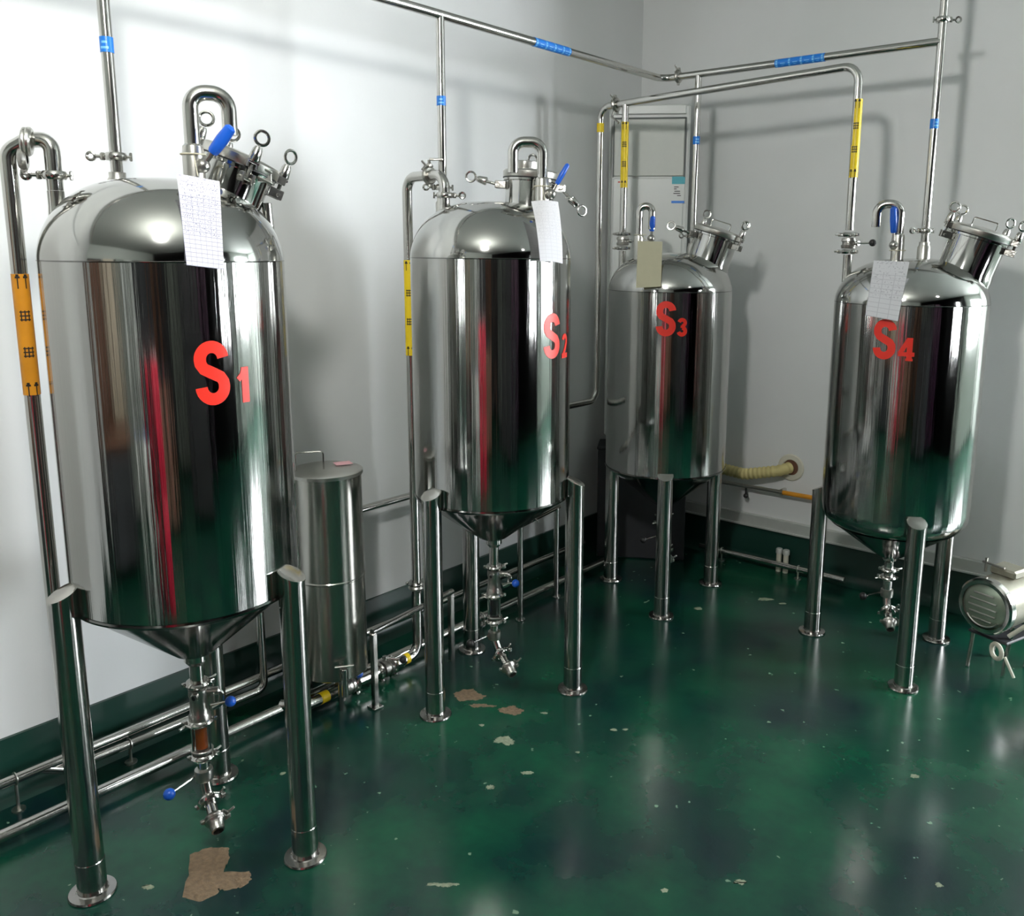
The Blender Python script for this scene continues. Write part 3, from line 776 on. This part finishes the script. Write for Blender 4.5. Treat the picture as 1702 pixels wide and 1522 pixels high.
# ------------------------------------------------------------------ lower overhead return pipe (S3, S4)
rt = thing('overhead_pipe', 'lower overhead steel pipe with yellow tape, joining tanks S 3 and S 4', 'pipe', (-2.62, 3.6, 2.4))
O = V(rt.location)
mb = MB(); tube(mb, [P(-2.62, 3.05, .945), P(-2.62, 3.6, .945), P(-2.62, 3.6, 2.385), P(-1.36, 3.6, 2.43), P(-1.355, 3.6, 1.79)], PR, .06, n=20); mb.build('main_run', 'steel', rt)
mb = MB(); tube(mb, [P(-2.475, 3.6, 2.39), P(-2.475, 3.6, 1.79)], PR, n=20); mb.build('drop_pipe', 'steel', rt)
clamp_mb(P(-2.53, 3.6, 2.388), (1, 0, .03), PR + .004, (.2, -.3, 1)).build('clamp', 'cast', rt)
mb = MB(); tube(mb, [P(-2.53, 3.59, 2.365), P(-2.54, 3.58, 2.33), P(-2.50, 3.58, 2.30)], .006, .01, n=8); mb.build('clamp_bolt', 'cast', rt)
am = arrowmarks(.3)
tape(rt, P(-2.475, 3.6, 2.001), P(-2.475, 3.6, 2.304), PR, 'yellow', 'yellow tape with black arrows above S 3', am, (.45, -.85, 0))
tape(rt, P(-1.355, 3.6, 1.998), P(-1.355, 3.6, 2.30), PR, 'yellow', 'yellow tape with black arrows above S 4', am, (.2, -.95, 0))
tape(rt, P(-2.62, 3.6, 2.268), P(-2.62, 3.6, 2.31), PR, 'yellow', 'short yellow tape band')
valve(rt, P(-2.475, 3.6, 1.748), (0, 0, 1), .017, (.9, .3, 0), (.6, .5, .1), .02, 'blue', 'blue ball knob', side=(-.8, -.5, 0))
valve(rt, P(-1.355, 3.6, 1.738), (0, 0, 1), .017, (.8, -.2, 0), (.95, .25, .03), .05, 'darkrub', 'black ball knob', side=(-.95, -.2, 0))
for T, c, (x, y), z0, z1 in ((T3, TC[3], (-2.475, 3.6), 1.56, 1.702), (T4, TC[4], (-1.355, 3.6), 1.56, 1.692)):
    mb = MB(); lathe(mb, [(.020, z0), (.018, z0 + .01), (.018, z1), (0, z1)], (x - c[0], y - c[1], 0), n=24); mb.build('inlet_stub', 'steel', T)

# ------------------------------------------------------------------ S1 side riser
rs = thing('side_pipe', 'tall vertical steel pipe with orange tape left of tank S 1', 'pipe', (-2.4, .87, 0))
O = V(rs.location)
sx, sy = -2.336, .951
mb = MB(); tube(mb, [P(-2.4, .875, .06), P(-2.4, .875, 1.925), P(-2.372, .915, 1.955), P(sx, sy, 1.955), P(sx, sy, 1.836)], .0185, .035, n=20); mb.build('riser', 'steel', rs)
mb = MB(); torus(mb, P(-2.368, .913, 1.95), (.45, .75, -.1), .026, .009, 24, 10); torus(mb, P(-2.372, .905, 1.95), (.45, .75, -.1), .028, .006, 24, 10); mb.build('flange', 'satin', rs)
mb = clamp_mb(P(-2.376, .90, 1.91), (.5, .8, 0), .014, (0, 0, -1)); mb.build('clamp', 'cast', rs)
wingclamp_mb(P(sx, sy, 1.872), (0, 0, 1), .018, (-.62, -.78, 0)).build('clamp', 'steel', rs)
tape(rs, P(-2.4, .875, 1.334), P(-2.4, .875, 1.635), .0185, 'orange', 'orange-yellow tape with black arrows', am, (.9, -.2, 0))
mb = MB(); lathe(mb, [(.03, 1.745), (.022, 1.765), (.0195, 1.80), (.0195, 1.835), (0, 1.835)], (sx - TC[1][0], sy - TC[1][1], 0), n=20); mb.build('inlet_stub', 'steel', T1)

# ------------------------------------------------------------------ S2 side riser with valves
rs = thing('side_pipe', 'vertical steel pipe with yellow tape left of tank S 2, with floor valves', 'pipe', (-2.56, 2.29, 0))
O = V(rs.location)
mb = MB(); tube(mb, [P(-2.64, 1.69, .05), P(-2.56, 1.73, .055), P(-2.56, 2.29, .055), P(-2.56, 2.29, .34)], .0205, .055, n=20); mb.build('floor_run', 'steel', rs)
px2, py2 = -2.330, 2.262
mb = MB(); tube(mb, [P(-2.56, 2.29, .37), P(-2.56, 2.29, 1.965), P(px2, py2, 1.965), P(px2, py2, 1.861)], .0185, .05, n=20); mb.build('riser', 'steel', rs)
clamp_mb(P(-2.56, 2.29, .362), (0, 0, 1), .020, (.7, .7, 0)).build('clamp', 'steel', rs)
clamp_mb(P(-2.56, 2.29, .345), (0, 0, 1), .0185, (-.7, -.7, 0), False).build('clamp', 'satin', rs)
tape(rs, P(-2.56, 2.29, 1.297), P(-2.56, 2.29, 1.661), .0185, 'yellow', 'yellow tape with black arrows', arrowmarks(.36), (.7, -.72, 0))
clamp_mb(P(-2.42, 2.274, 1.965), (1, -.1, 0), .0185, (0, 0, 1)).build('clamp', 'cast', rs)
mb = MB(); cyl(mb, P(-2.42, 2.274, 1.99), P(-2.42, 2.274, 2.02), .006, 8); box(mb, P(-2.40, 2.29, 2.022), (.05, .012, .008), rotz(.7), .002); mb.build('wing_nut', 'cast', rs)
wingclamp_mb(P(px2, py2, 1.892), (0, 0, 1), .0185, (.75, .65, 0)).build('clamp', 'steel', rs)
valve(rs, P(-2.56, 1.93, .055), (0, 1, 0), .0205, (.1, 0, 1), (.75, .65, .12), .035, 'blue', 'blue ball knob', side=(.3, 0, -1))
valve(rs, P(-2.56, 2.12, .055), (0, 1, 0), .0205, (-.1, -.05, 1), (.75, .65, -.15), .065, 'darkrub', 'black ball knob', side=(.3, 0, -1))
tape(rs, P(-2.56, 1.80, .055), P(-2.56, 1.835, .055), .0205, 'yellow', 'short yellow tape band')
tape(rs, P(-2.56, 2.215, .055), P(-2.56, 2.235, .055), .0205, 'yellow', 'short yellow tape band')
mb = MB(); lathe(mb, [(.03, 1.775), (.022, 1.79), (.0195, 1.83), (.0195, 1.86), (0, 1.86)], (px2 - TC[2][0], py2 - TC[2][1], 0), n=20); mb.build('inlet_stub', 'steel', T2)

# ------------------------------------------------------------------ floor pipes along the left wall
def floor_pipe(pts, r, label, brackets=(), name='floor_pipe', m='steel', rad=.05):
    t = thing(name, label, 'pipe', (pts[0][0], pts[0][1], 0)); o = V(t.location)
    mb = MB(); tube(mb, [V(p) - o for p in pts], r, rad, n=18); mb.build('pipe_run', m, t)
    for (x, y, z) in brackets:
        b = MB(); cyl(b, V((x, y, 0)) - o, V((x, y, z - r)) - o, .005, 8); torus(b, V((x, y, z)) - o, (0, 1, 0) if abs(pts[0][0] - pts[1][0]) < .3 else (1, 0, 0), r + .002, .003, 18, 6)
        cyl(b, V((x, y, 0)) - o, V((x, y, .004)) - o, .02, 14); b.build('bracket', 'satin', t)
    return t
floor_pipe([(-2.795, -.6, .105), (-2.795, 3.74, .105)], .0165, 'steel floor pipe nearest the left wall skirting', [(-2.795, .86, .105), (-2.795, 2.0, .105), (-2.795, 3.0, .105)])
floor_pipe([(-2.795, .93, .105), (-2.79, 1.0, .068), (-2.765, 1.70, .068), (-2.765, 1.70, .62), (-2.80, 1.74, .645), (-2.80, 3.1, .645)], .0155, 'steel pipe leaving the floor behind tank S 1 and running mid-height along the wall', [(-2.782, 1.2, .068)], rad=.035)
floor_pipe([(-2.635, -.6, .04), (-2.635, 3.82, .04)], .0185, 'steel floor pipe furthest out from the left wall', [(-2.635, .5, .04), (-2.635, 2.75, .04)])
# right-hand wall pipes
floor_pipe([(-2.34, 4.24, .055), (-1.5, 4.24, .055)], .016, 'low steel pipe on the floor at the foot of the back wall', [(-2.2, 4.24, .055), (-1.75, 4.24, .055)])
t = floor_pipe([(-2.55, 4.30, .43), (-1.35, 4.30, .44)], .011, 'thin dark pipe with orange tape fixed across the back wall', (), m='cast')
o = V(t.location)
tape(t, V((-1.885, 4.30, .4355)) - o, V((-1.62, 4.30, .438)) - o, .011, 'orange', 'orange tape with red print')
for x in (-2.4, -1.9, -1.5): b = MB(); box(b, V((x, 4.335, .43)) - o, (.02, .05, .035), None, .003); b.build('bracket', 'satin', t)
b = MB(); cyl(b, V((-2.10, 4.30, .425)) - o, V((-2.10, 4.30, .385)) - o, .006, 8); sphere(b, V((-2.10, 4.30, .378)) - o, .014, 12); b.build('drain_cock', 'darkrub', t)
# two short capped pipe ends at the skirting
for i, (x, lab) in enumerate(((-1.88, 'left one of two short pale pipe stubs at the back skirting'), (-1.84, 'right one of two short pale pipe stubs at the back skirting'))):
    t = thing('pipe_stub', lab, 'pipe', (x, 4.285, 0), 'short pipe stubs at the back skirting')
    mb = MB(); lathe(mb, [(0, 0), (.014, 0), (.014, .12), (0, .12)], n=16); mb.build('stub_pipe', 'creamp', t)
    mb = MB(); lathe(mb, [(.0145, .10), (.018, .102), (.018, .124), (.016, .128), (0, .128)], n=16); mb.build('cap', 'alu', t)

# racks / stands -----------------------------------------------------
t = thing('pipe_stand', 'low steel stand with a square post beside the lidded barrel', 'stand', (-2.45, 1.96, 0)); o = V(t.location)
def Q(*p): return V(p) - o
mb = MB(); box(mb, Q(-2.43, 1.955, .15), (.022, .022, .30), None, .003); box(mb, Q(-2.43, 1.955, .004), (.045, .045, .008), None, .002); mb.build('post', 'leg', t)
mb = MB(); box(mb, Q(-2.485, 2.41, .15), (.022, .022, .30), None, .003); mb.build('post', 'leg', t)
mb = MB(); tube(mb, [Q(-2.43, 1.95, .305), Q(-2.485, 2.42, .305)], .012, n=12); mb.build('top_bar', 'leg', t)
t = thing('pipe_stand', 'thin-legged steel stand behind tank S 2 carrying a bent pipe', 'stand', (-2.56, 3.07, 0)); o = V(t.location)
for x, y in ((-2.534, 2.906), (-2.585, 3.236)):
    mb = MB(); cyl(mb, Q(x, y, 0), Q(x, y, .46), .0135, 14); cyl(mb, Q(x, y, 0), Q(x, y, .006), .024, 16, .001); mb.build('post', 'leg', t)
mb = MB(); tube(mb, [Q(-2.53, 2.88, .46), Q(-2.59, 3.26, .46)], .012, n=12); mb.build('top_bar', 'leg', t)
t = thing('bent_pipe', 'short bent steel pipe lying on the thin-legged stand behind tank S 2', 'pipe', (-2.55, 2.97, .47)); o = V(t.location)
mb = MB(); tube(mb, [Q(-2.63, 2.82, .42), Q(-2.60, 2.86, .488), Q(-2.552, 3.0, .488), Q(-2.575, 3.12, .488), Q(-2.63, 3.15, .488), Q(-2.70, 3.08, .46)], .0135, .03, n=14); mb.build('pipe_run', 'steel', t)
clamp_mb(Q(-2.556, 2.99, .485), (-.15, 1, .1), .014, (1, 0, .2)).build('clamp', 'steel', t)

# ------------------------------------------------------------------ lidded steel barrel
bx, by, bz0, bz1, BR = -2.605, 1.905, .125, .905, .126
t = thing('steel_barrel', 'tall narrow lidded stainless steel barrel between tanks S 1 and S 2', 'barrel', (bx, by, 0))
mb = MB(); lathe(mb, [(0, bz0), (BR - .004, bz0), (BR, bz0 + .004), (BR, .50), (BR + .002, .503), (BR + .002, .507), (BR, .51), (BR, bz1 - .004), (0, bz1 - .004)], n=64); mb.build('body', 'barrel', t, angle=12)
for k in range(3):
    a = azv(95 + 120 * k) * .10; mb = MB(); cyl(mb, a, a + V((0, 0, bz0)), .010, 12); mb.build('leg', 'leg', t)
mb = MB(); lathe(mb, [(BR + .003, bz1 - .012), (BR + .006, bz1 - .012), (BR + .006, bz1), (BR, bz1 + .004), (0, bz1 + .006)], n=64); lid = mb.build('lid', 'satin', t)
ua = V((.807, -.59, 0)); ra = V((.59, .807, 0))
mb = MB(); b0 = -ra * .060 + ua * .01 + V((0, 0, bz1 + .004)); tube(mb, [b0 - ra * .046, b0 - ra * .046 + V((0, 0, .068)), b0 + ra * .052 + V((0, 0, .068)), b0 + ra * .052], .003, .010, n=8); mb.build('lid_handle', 'steel', lid)
mb = MB(); cyl(mb, ra * .035 + ua * .11 + V((0, 0, .165)), ra * .035 + ua * .16 + V((0, 0, .165)), .012, 14); cyl(mb, ra * .035 + ua * .152 + V((0, 0, .08)), ra * .035 + ua * .152 + V((0, 0, .19)), .012, 14, .002)
box(mb, ra * .035 + ua * .152 + V((0, 0, .20)), (.07, .012, .006), rotz(math.atan2(ra.y, ra.x)), .002)
mb.build('tap', 'steel', t)
mb = MB(); Rn = rotz(math.atan2(ra.y, ra.x) + .25); box(mb, V((bx, by, bz1 + .0085)) + ra * .062 - ua * .055, (.062, .05, .001), Rn)
tag(mb.build('pink_note', 'pink', loc=V((bx, by, bz1 + .008)) + ra * .062 - ua * .055), 'small pink paper note lying on the barrel lid', 'note')

# ------------------------------------------------------------------ air conditioner cabinet
acd = V((.53, -.85, 0)).normalized(); acr = V((.85, .53, 0)).normalized()
ac0 = V((-2.618, 4.035, 0)); wA, dA, hA = .425, .13, 2.455
HB = .64
pc = V((-2.615, 4.045, 0))
t = thing('equipment_plinth', 'black box plinth on the floor in the corner under the white air conditioner', 'plinth', pc)
mb = MB(); Rp = rotz(math.atan2(.53, .85)); box(mb, (0, 0, HB / 2), (.49, .20, HB - .004), Rp, .006); mb.build('box', 'darkcab', t)
mb = MB(); box(mb, (0, 0, HB - .01), (.50, .21, .018), Rp, .004); mb.build('top_board', 'darkcab', t)
t = thing('air_conditioner', 'tall white cabinet air conditioner on a black plinth in the corner behind tank S 3', 'air conditioner', ac0 - acd * dA / 2)
Ra = rotz(math.atan2(acr.y, acr.x))      # local x = right, local -y = front
def A(a, d, z): return acr * a + acd * d + V((0, 0, z))
mb = MB(); box(mb, A(0, 0, (hA + HB) / 2 + .02), (wA, dA, hA - HB - .04), Ra, .012); mb.build('cabinet', 'white', t)
mb = MB(); box(mb, A(0, 0, HB + .022), (wA - .04, dA - .04, .042), Ra, .004); mb.build('plinth', 'dkline', t)
f0 = dA / 2
mb = MB(); box(mb, A(0, f0 + .008, hA - .030), (wA - .05, .016, .045), Ra, .004); mb.build('top_panel', 'white', t)
mb = MB(); box(mb, A(.0, f0 + .007, 2.235), (wA - .055, .014, .29), Ra, .004); g = mb.build('grille_panel', 'grille', t)
mb = MB()
for (a, z, sa, sz) in ((0, 2.383, wA - .05, .006), (-(wA / 2 - .025), 2.235, .004, .30), (wA / 2 - .025, 2.235, .007, .30)): box(mb, A(a, f0 + .011, z), (sa, .016, sz), Ra)
mb.build('panel_gap', 'dkline', g)
mb = MB(); box(mb, A(0, f0 + .006, 1.40), (wA - .055, .012, 1.36), Ra, .004); fp = mb.build('front_panel', 'white', t)
mb = MB(); box(mb, A(-wA / 2 + .010, f0 + .006, 1.55), (.012, .014, 1.7), Ra, .004); mb.build('side_trim', 'white', t)
mb = MB(); box(mb, A(.158, f0 + .0125, 2.02), (.068, .001, .135), Ra); lb = mb.build('energy_label', 'white', fp)
mb = MB(); box(mb, A(.158, f0 + .0133, 2.068), (.068, .0006, .038), Ra); mb.build('label_band', 'teal', lb)
mb = MB(); box(mb, A(.158, f0 + .0133, 1.957), (.068, .0006, .012), Ra); mb.build('label_band', 'bluetape', lb)
mb = MB()
for k, (a, z, s) in enumerate(((.135, 2.034, .024), (.130, 2.024, .014), (.140, 2.012, .03), (.138, 2.001, .036), (.150, 1.99, .02))): box(mb, A(a + .013, f0 + .0133, z), (s, .0006, .004), Ra)
mb.build('label_print', 'ink', lb)['kind'] = 'stuff'
mb = MB(); box(mb, A(-.135, f0 + .0128, 2.06), (.05, .0012, .006), Ra); mb.build('red_mark', 'redink', fp)

# ------------------------------------------------------------------ wall flange and drain hose
fc = V((-1.872, YW, .565))
t = thing('wall_flange', 'round white plate around a hole in the back wall', 'flange', fc)
mb = MB(); lathe(mb, [(.042, 0), (.072, .0), (.074, .004), (.068, .010), (.046, .012), (.042, .008), (.042, .0)], (0, 0, 0), (0, -1, 0), 40); mb.build('plate', 'creamp', t)
mb = MB(); cyl(mb, (0, -.001, 0), (0, -.003, 0), .043, 32); mb.build('hole', 'brown', t)
mb = MB(); pts = fillet([fc + V((-.005, -.01, .0)), fc + V((-.03, -.07, -.01)), fc + V((-.22, -.10, -.055)), fc + V((-.42, -.09, -.045)), fc + V((-.52, -.10, -.04))], .10, 10)
P2 = []
for a, b in zip(pts, pts[1:]):
    k = max(1, int((b - a).length / .004)); P2 += [a.lerp(b, i / k) for i in range(k)]
rad = [.030 + .0022 * math.sin(i * 1.05) for i in range(len(P2))]
tube(mb, P2, .03, n=18, radii=rad)
tag(mb.build('drain_hose', 'hose', loc=fc, angle=60), 'cream corrugated hose from the back wall hole to behind tank S 3', 'hose')

# ------------------------------------------------------------------ pump motor at right
m0 = V((-.735, 3.70, .295)); md = V((.33, .94, .02)).normalized(); mr = V((md.y, -md.x, 0)).normalized()
t = thing('pump_motor', 'round steel pump motor with slotted end cover at the right edge', 'pump', (m0.x + md.x * .15, m0.y + md.y * .15, 0)); o = V(t.location)
mm = m0 - o; RM = .116
mb = MB(); lathe(mb, [(0, .012), (RM - .012, .012), (RM - .012, .03), (RM - .006, .034), (RM - .006, .24), (RM - .03, .27), (.05, .30), (0, .30)], mm, md, 48); body = mb.build('motor_body', 'motor', t)
mb = MB(); lathe(mb, [(RM - .022, -.004), (RM - .008, -.004), (RM, .004), (RM, .030), (RM - .008, .036), (RM - .022, .03)], mm, md, 48); mb.build('end_ring', 'steel', t)
mb = MB(); lathe(mb, [(0, -.014), (.05, -.012), (.08, -.004), (RM - .022, .006), (RM - .022, .012), (0, .012)], mm, md, 48); ecap = mb.build('end_cover', 'motorcap', t)
for k in range(5):
    z = (k - 2) * .027; hw = math.sqrt(max(.0, .075 ** 2 - z * z))
    mb = MB(); dd = -.0135 + abs(k - 2) * .0012; tube(mb, [mm + md * dd - mr * hw * .8 + V((0, 0, z)), mm + md * dd + mr * hw * .8 + V((0, 0, z))], .0042, n=8); mb.build('slot_rib', 'satin', ecap)
mb = MB(); tube(mb, [mm + md * -.006 + mr * (.082 * math.cos(a)) + V((0, 0, .082 * math.sin(a))) for a in [PI * 1.2 + PI * .6 * i / 8 for i in range(9)]], .0035, n=6); mb.build('cover_rim', 'satin', ecap)
mb = MB(); box(mb, mm + md * .15 + V((0, 0, RM + .006)), (.11, .10, .035), rotz(math.atan2(mr.y, mr.x)), .008); mb.build('terminal_box', 'yellow', t) if False else mb.build('terminal_box', 'motor', t)
mb = MB(); tube(mb, [mm + md * .10 - mr * .07 + V((0, 0, RM - .01)), mm + md * .10 - mr * .07 + V((0, 0, RM + .05))], .006, n=8); tube(mb, [mm + md * .10 - mr * .085 + V((0, 0, RM + .03)), mm + md * .10 + mr * .01 + V((0, 0, RM + .028))], .005, n=8); mb.build('top_cock', 'cast', t)
# frame: bent tubular feet
for s, dd in ((-1, .06), (1, .10), (-1, .24), (1, .26)):
    p = mm + md * dd; foot = p + mr * s * .065; mb = MB()
    tube(mb, [p + mr * s * .07 - V((0, 0, RM * .75)), foot - md * .015 - V((0, 0, .20)), V((foot.x - md.x * .03, foot.y - md.y * .03, .004))], .0085, .03, n=10); mb.build('foot', 'steel', t)
mb = MB(); box(mb, V((mm.x, mm.y, 0)) + md * .16 + V((0, 0, .15)), (.17, .24, .012), rotz(math.atan2(mr.y, mr.x)), .004); mb.build('base_plate', 'darkcab', t)
mb = MB(); p = mm + mr * .09; torus(mb, V((mm.x, mm.y, .135)) + mr * .075 + md * -.01, (mr * .4 + md), .03, .009, 20, 8); tube(mb, [V((mm.x, mm.y, .12)) + mr * .105, V((mm.x, mm.y, .05)) + mr * .15], .006, n=8); mb.build('hose_fitting', 'creamp', t)
mb = MB(); q = V((m0.x, m0.y, 0)); tube(mb, [q + mr * .10 + md * .02 + V((0, 0, .20)), q + mr * .16 + md * .05 + V((0, 0, .27)), q + mr * .26 + md * .10 + V((0, 0, .34)), q + mr * .36 + md * .30 + V((0, 0, .20)), q + mr * .40 + md * .42 + V((0, 0, .01))], .0085, .05, n=10)
tag(mb.build('pump_cable', 'creamp', loc=q), 'pale cable running up past the right side of the pump motor', 'cable')
# slim vertical orange-taped conduit behind tank S4
floor_pipe([(-1.02, 4.20, .0), (-1.02, 4.20, .75), (-1.02, 4.345, .80)], .010, 'thin vertical conduit behind tank S 4 with a bend into the wall', (), m='hose', name='conduit', rad=.03)

# ------------------------------------------------------------------ unseen side of the room: furniture added for the tanks to mirror
def cabinet(x, y, wd, dp, h, m, label, name='added_cabinet', cat='cabinet', face=(0, 1), doors=2):  # invented cupboards, put in to give the tanks something to reflect
    t = thing(name, label, cat, (x, y, 0)); fx, fy = face
    R = rotz(0 if fy else PI / 2)
    mb = MB(); box(mb, (0, 0, h / 2 + .03), (wd, dp, h - .06), R, .01); mb.build('carcass', m, t)
    for k in range(doors):
        a = (k - (doors - 1) / 2) * wd / doors; c = V((a, 0, h / 2 + .03)) if fy else V((0, a, h / 2 + .03))
        c += V((fx, fy, 0)) * (dp / 2 + .008)
        mb = MB(); box(mb, c, (wd / doors - .012, .016, h - .12), R, .004); dr = mb.build('door', m, t)
        mb = MB(); box(mb, c + V((fx, fy, 0)) * .015, (.015, .015, .14), R, .003); mb.build('handle', 'satin', dr)
def bench(x, y, wd, dp, h, rz, topm, m, label, name, cat):  # invented low furniture, added to darken the reflections low on the shells
    t = thing(name, label, cat, (x, y, 0)); Rz = rotz(rz)
    mb = MB(); box(mb, (0, 0, h - .02), (wd, dp, .04), Rz, .006); mb.build('top', topm, t)
    mb = MB(); box(mb, (0, 0, (h - .10) / 2 + .05), (wd - .06, dp - .06, h - .14), Rz, .01); mb.build('base', m, t)
    for k in (-1, 0, 1):
        mb = MB(); box(mb, Rz @ V((k * wd / 3.2, dp / 2 - .02, h * .5)), (wd / 3.5, .02, h - .2), Rz, .004); mb.build('panel', m, t)
bench(-1.85, -1.9, 1.3, .6, .75, 0, 'brown', 'darkcab', 'added dark workbench with brown top, unseen behind the camera', 'workbench', 'workbench')
bench(1.75, .55, 1.3, .7, 1.15, PI / 2, 'darkcab', 'darkcab', 'added low black casing, unseen right of the camera', 'added_casing', 'machine')
bench(.55, -1.3, .8, .6, 1.0, .3, 'darkcab', 'brown', 'added brown stand with black top, unseen behind the camera', 'added_stand', 'stand')
d = struct(bpy.data.objects.new('door_1', None)); COL.objects.link(d); d.location = (-2.30, YS, 0)
mb = MB(); box(mb, (0, .025, 1.02), (.86, .05, 2.04), None, .004); mb.build('door_leaf', 'brown', d)
mb = MB(); box(mb, (-.46, .04, 1.05), (.07, .08, 2.1)); box(mb, (.46, .04, 1.05), (.07, .08, 2.1)); box(mb, (0, .04, 2.1), (.99, .08, .07)); mb.build('door_frame', 'darkcab', d)
cabinet(-1.42, YS + .3, .62, .5, 2.1, 'beige', 'added beige two-door cupboard, unseen behind the camera')
cabinet(-.72, YS + .3, .55, .5, 2.15, 'greycab', 'added grey cupboard next to the beige one, unseen behind the camera')
cabinet(-.05, YS + .3, .35, .5, 2.1, 'white', 'added narrow white cupboard, unseen behind the camera', doors=1)
cabinet(.9, YS + .3, 1.1, .5, 2.15, 'darkcab', 'added wide dark cupboard, unseen behind the camera by the far corner', doors=3)
cabinet(2.2, YS + .3, .8, .5, 2.1, 'brown', 'added brown cupboard, unseen in the corner behind the camera')
cabinet(XE - .3, -1.9, 1.0, .5, 2.15, 'darkcab', 'added dark cupboard, unseen on the wall right of the camera', face=(-1, 0))
cabinet(XE - .3, -.95, .5, .5, 2.1, 'greycab', 'added grey-green cupboard, unseen on the wall right of the camera', face=(-1, 0), doors=1)
cabinet(XE - .3, .1, 1.2, .5, 2.2, 'darkcab', 'added wide black cupboard, unseen on the wall right of the camera', face=(-1, 0), doors=3)
cabinet(XE - .3, 1.15, .5, .5, 2.1, 'purple', 'added plum-coloured cupboard, unseen on the wall right of the camera', face=(-1, 0), doors=1)
t = thing('red_standin', 'crimson drum shape added in place of a person in red beside the camera', 'drum', (-.50, -.62, 0))  # drum shape stands in for a person in red, for the red reflection
mb = MB(); lathe(mb, [(0, 0), (.17, 0), (.18, .02), (.18, .55), (.172, .57), (.18, .59), (.18, 1.10), (.16, 1.17), (.05, 1.2), (0, 1.2)], n=40); mb.build('body', 'redform', t)
mb = MB(); lathe(mb, [(.05, 1.2), (.05, 1.23), (.045, 1.235), (0, 1.235)], n=24); mb.build('cap', 'white', t)
t = thing('white_standin', 'slim white drum shape added for the white streak mirrored in the tanks', 'drum', (-1.0, -.78, 0))  # added shape for the white streak left of the red reflection
mb = MB(); lathe(mb, [(0, 0), (.11, 0), (.12, .02), (.12, .80), (.10, .84), (.05, .86), (0, .86)], n=40); mb.build('body', 'white', t)
mb = MB(); lathe(mb, [(.04, .86), (.04, .89), (0, .895)], n=24); mb.build('cap', 'blue', t)
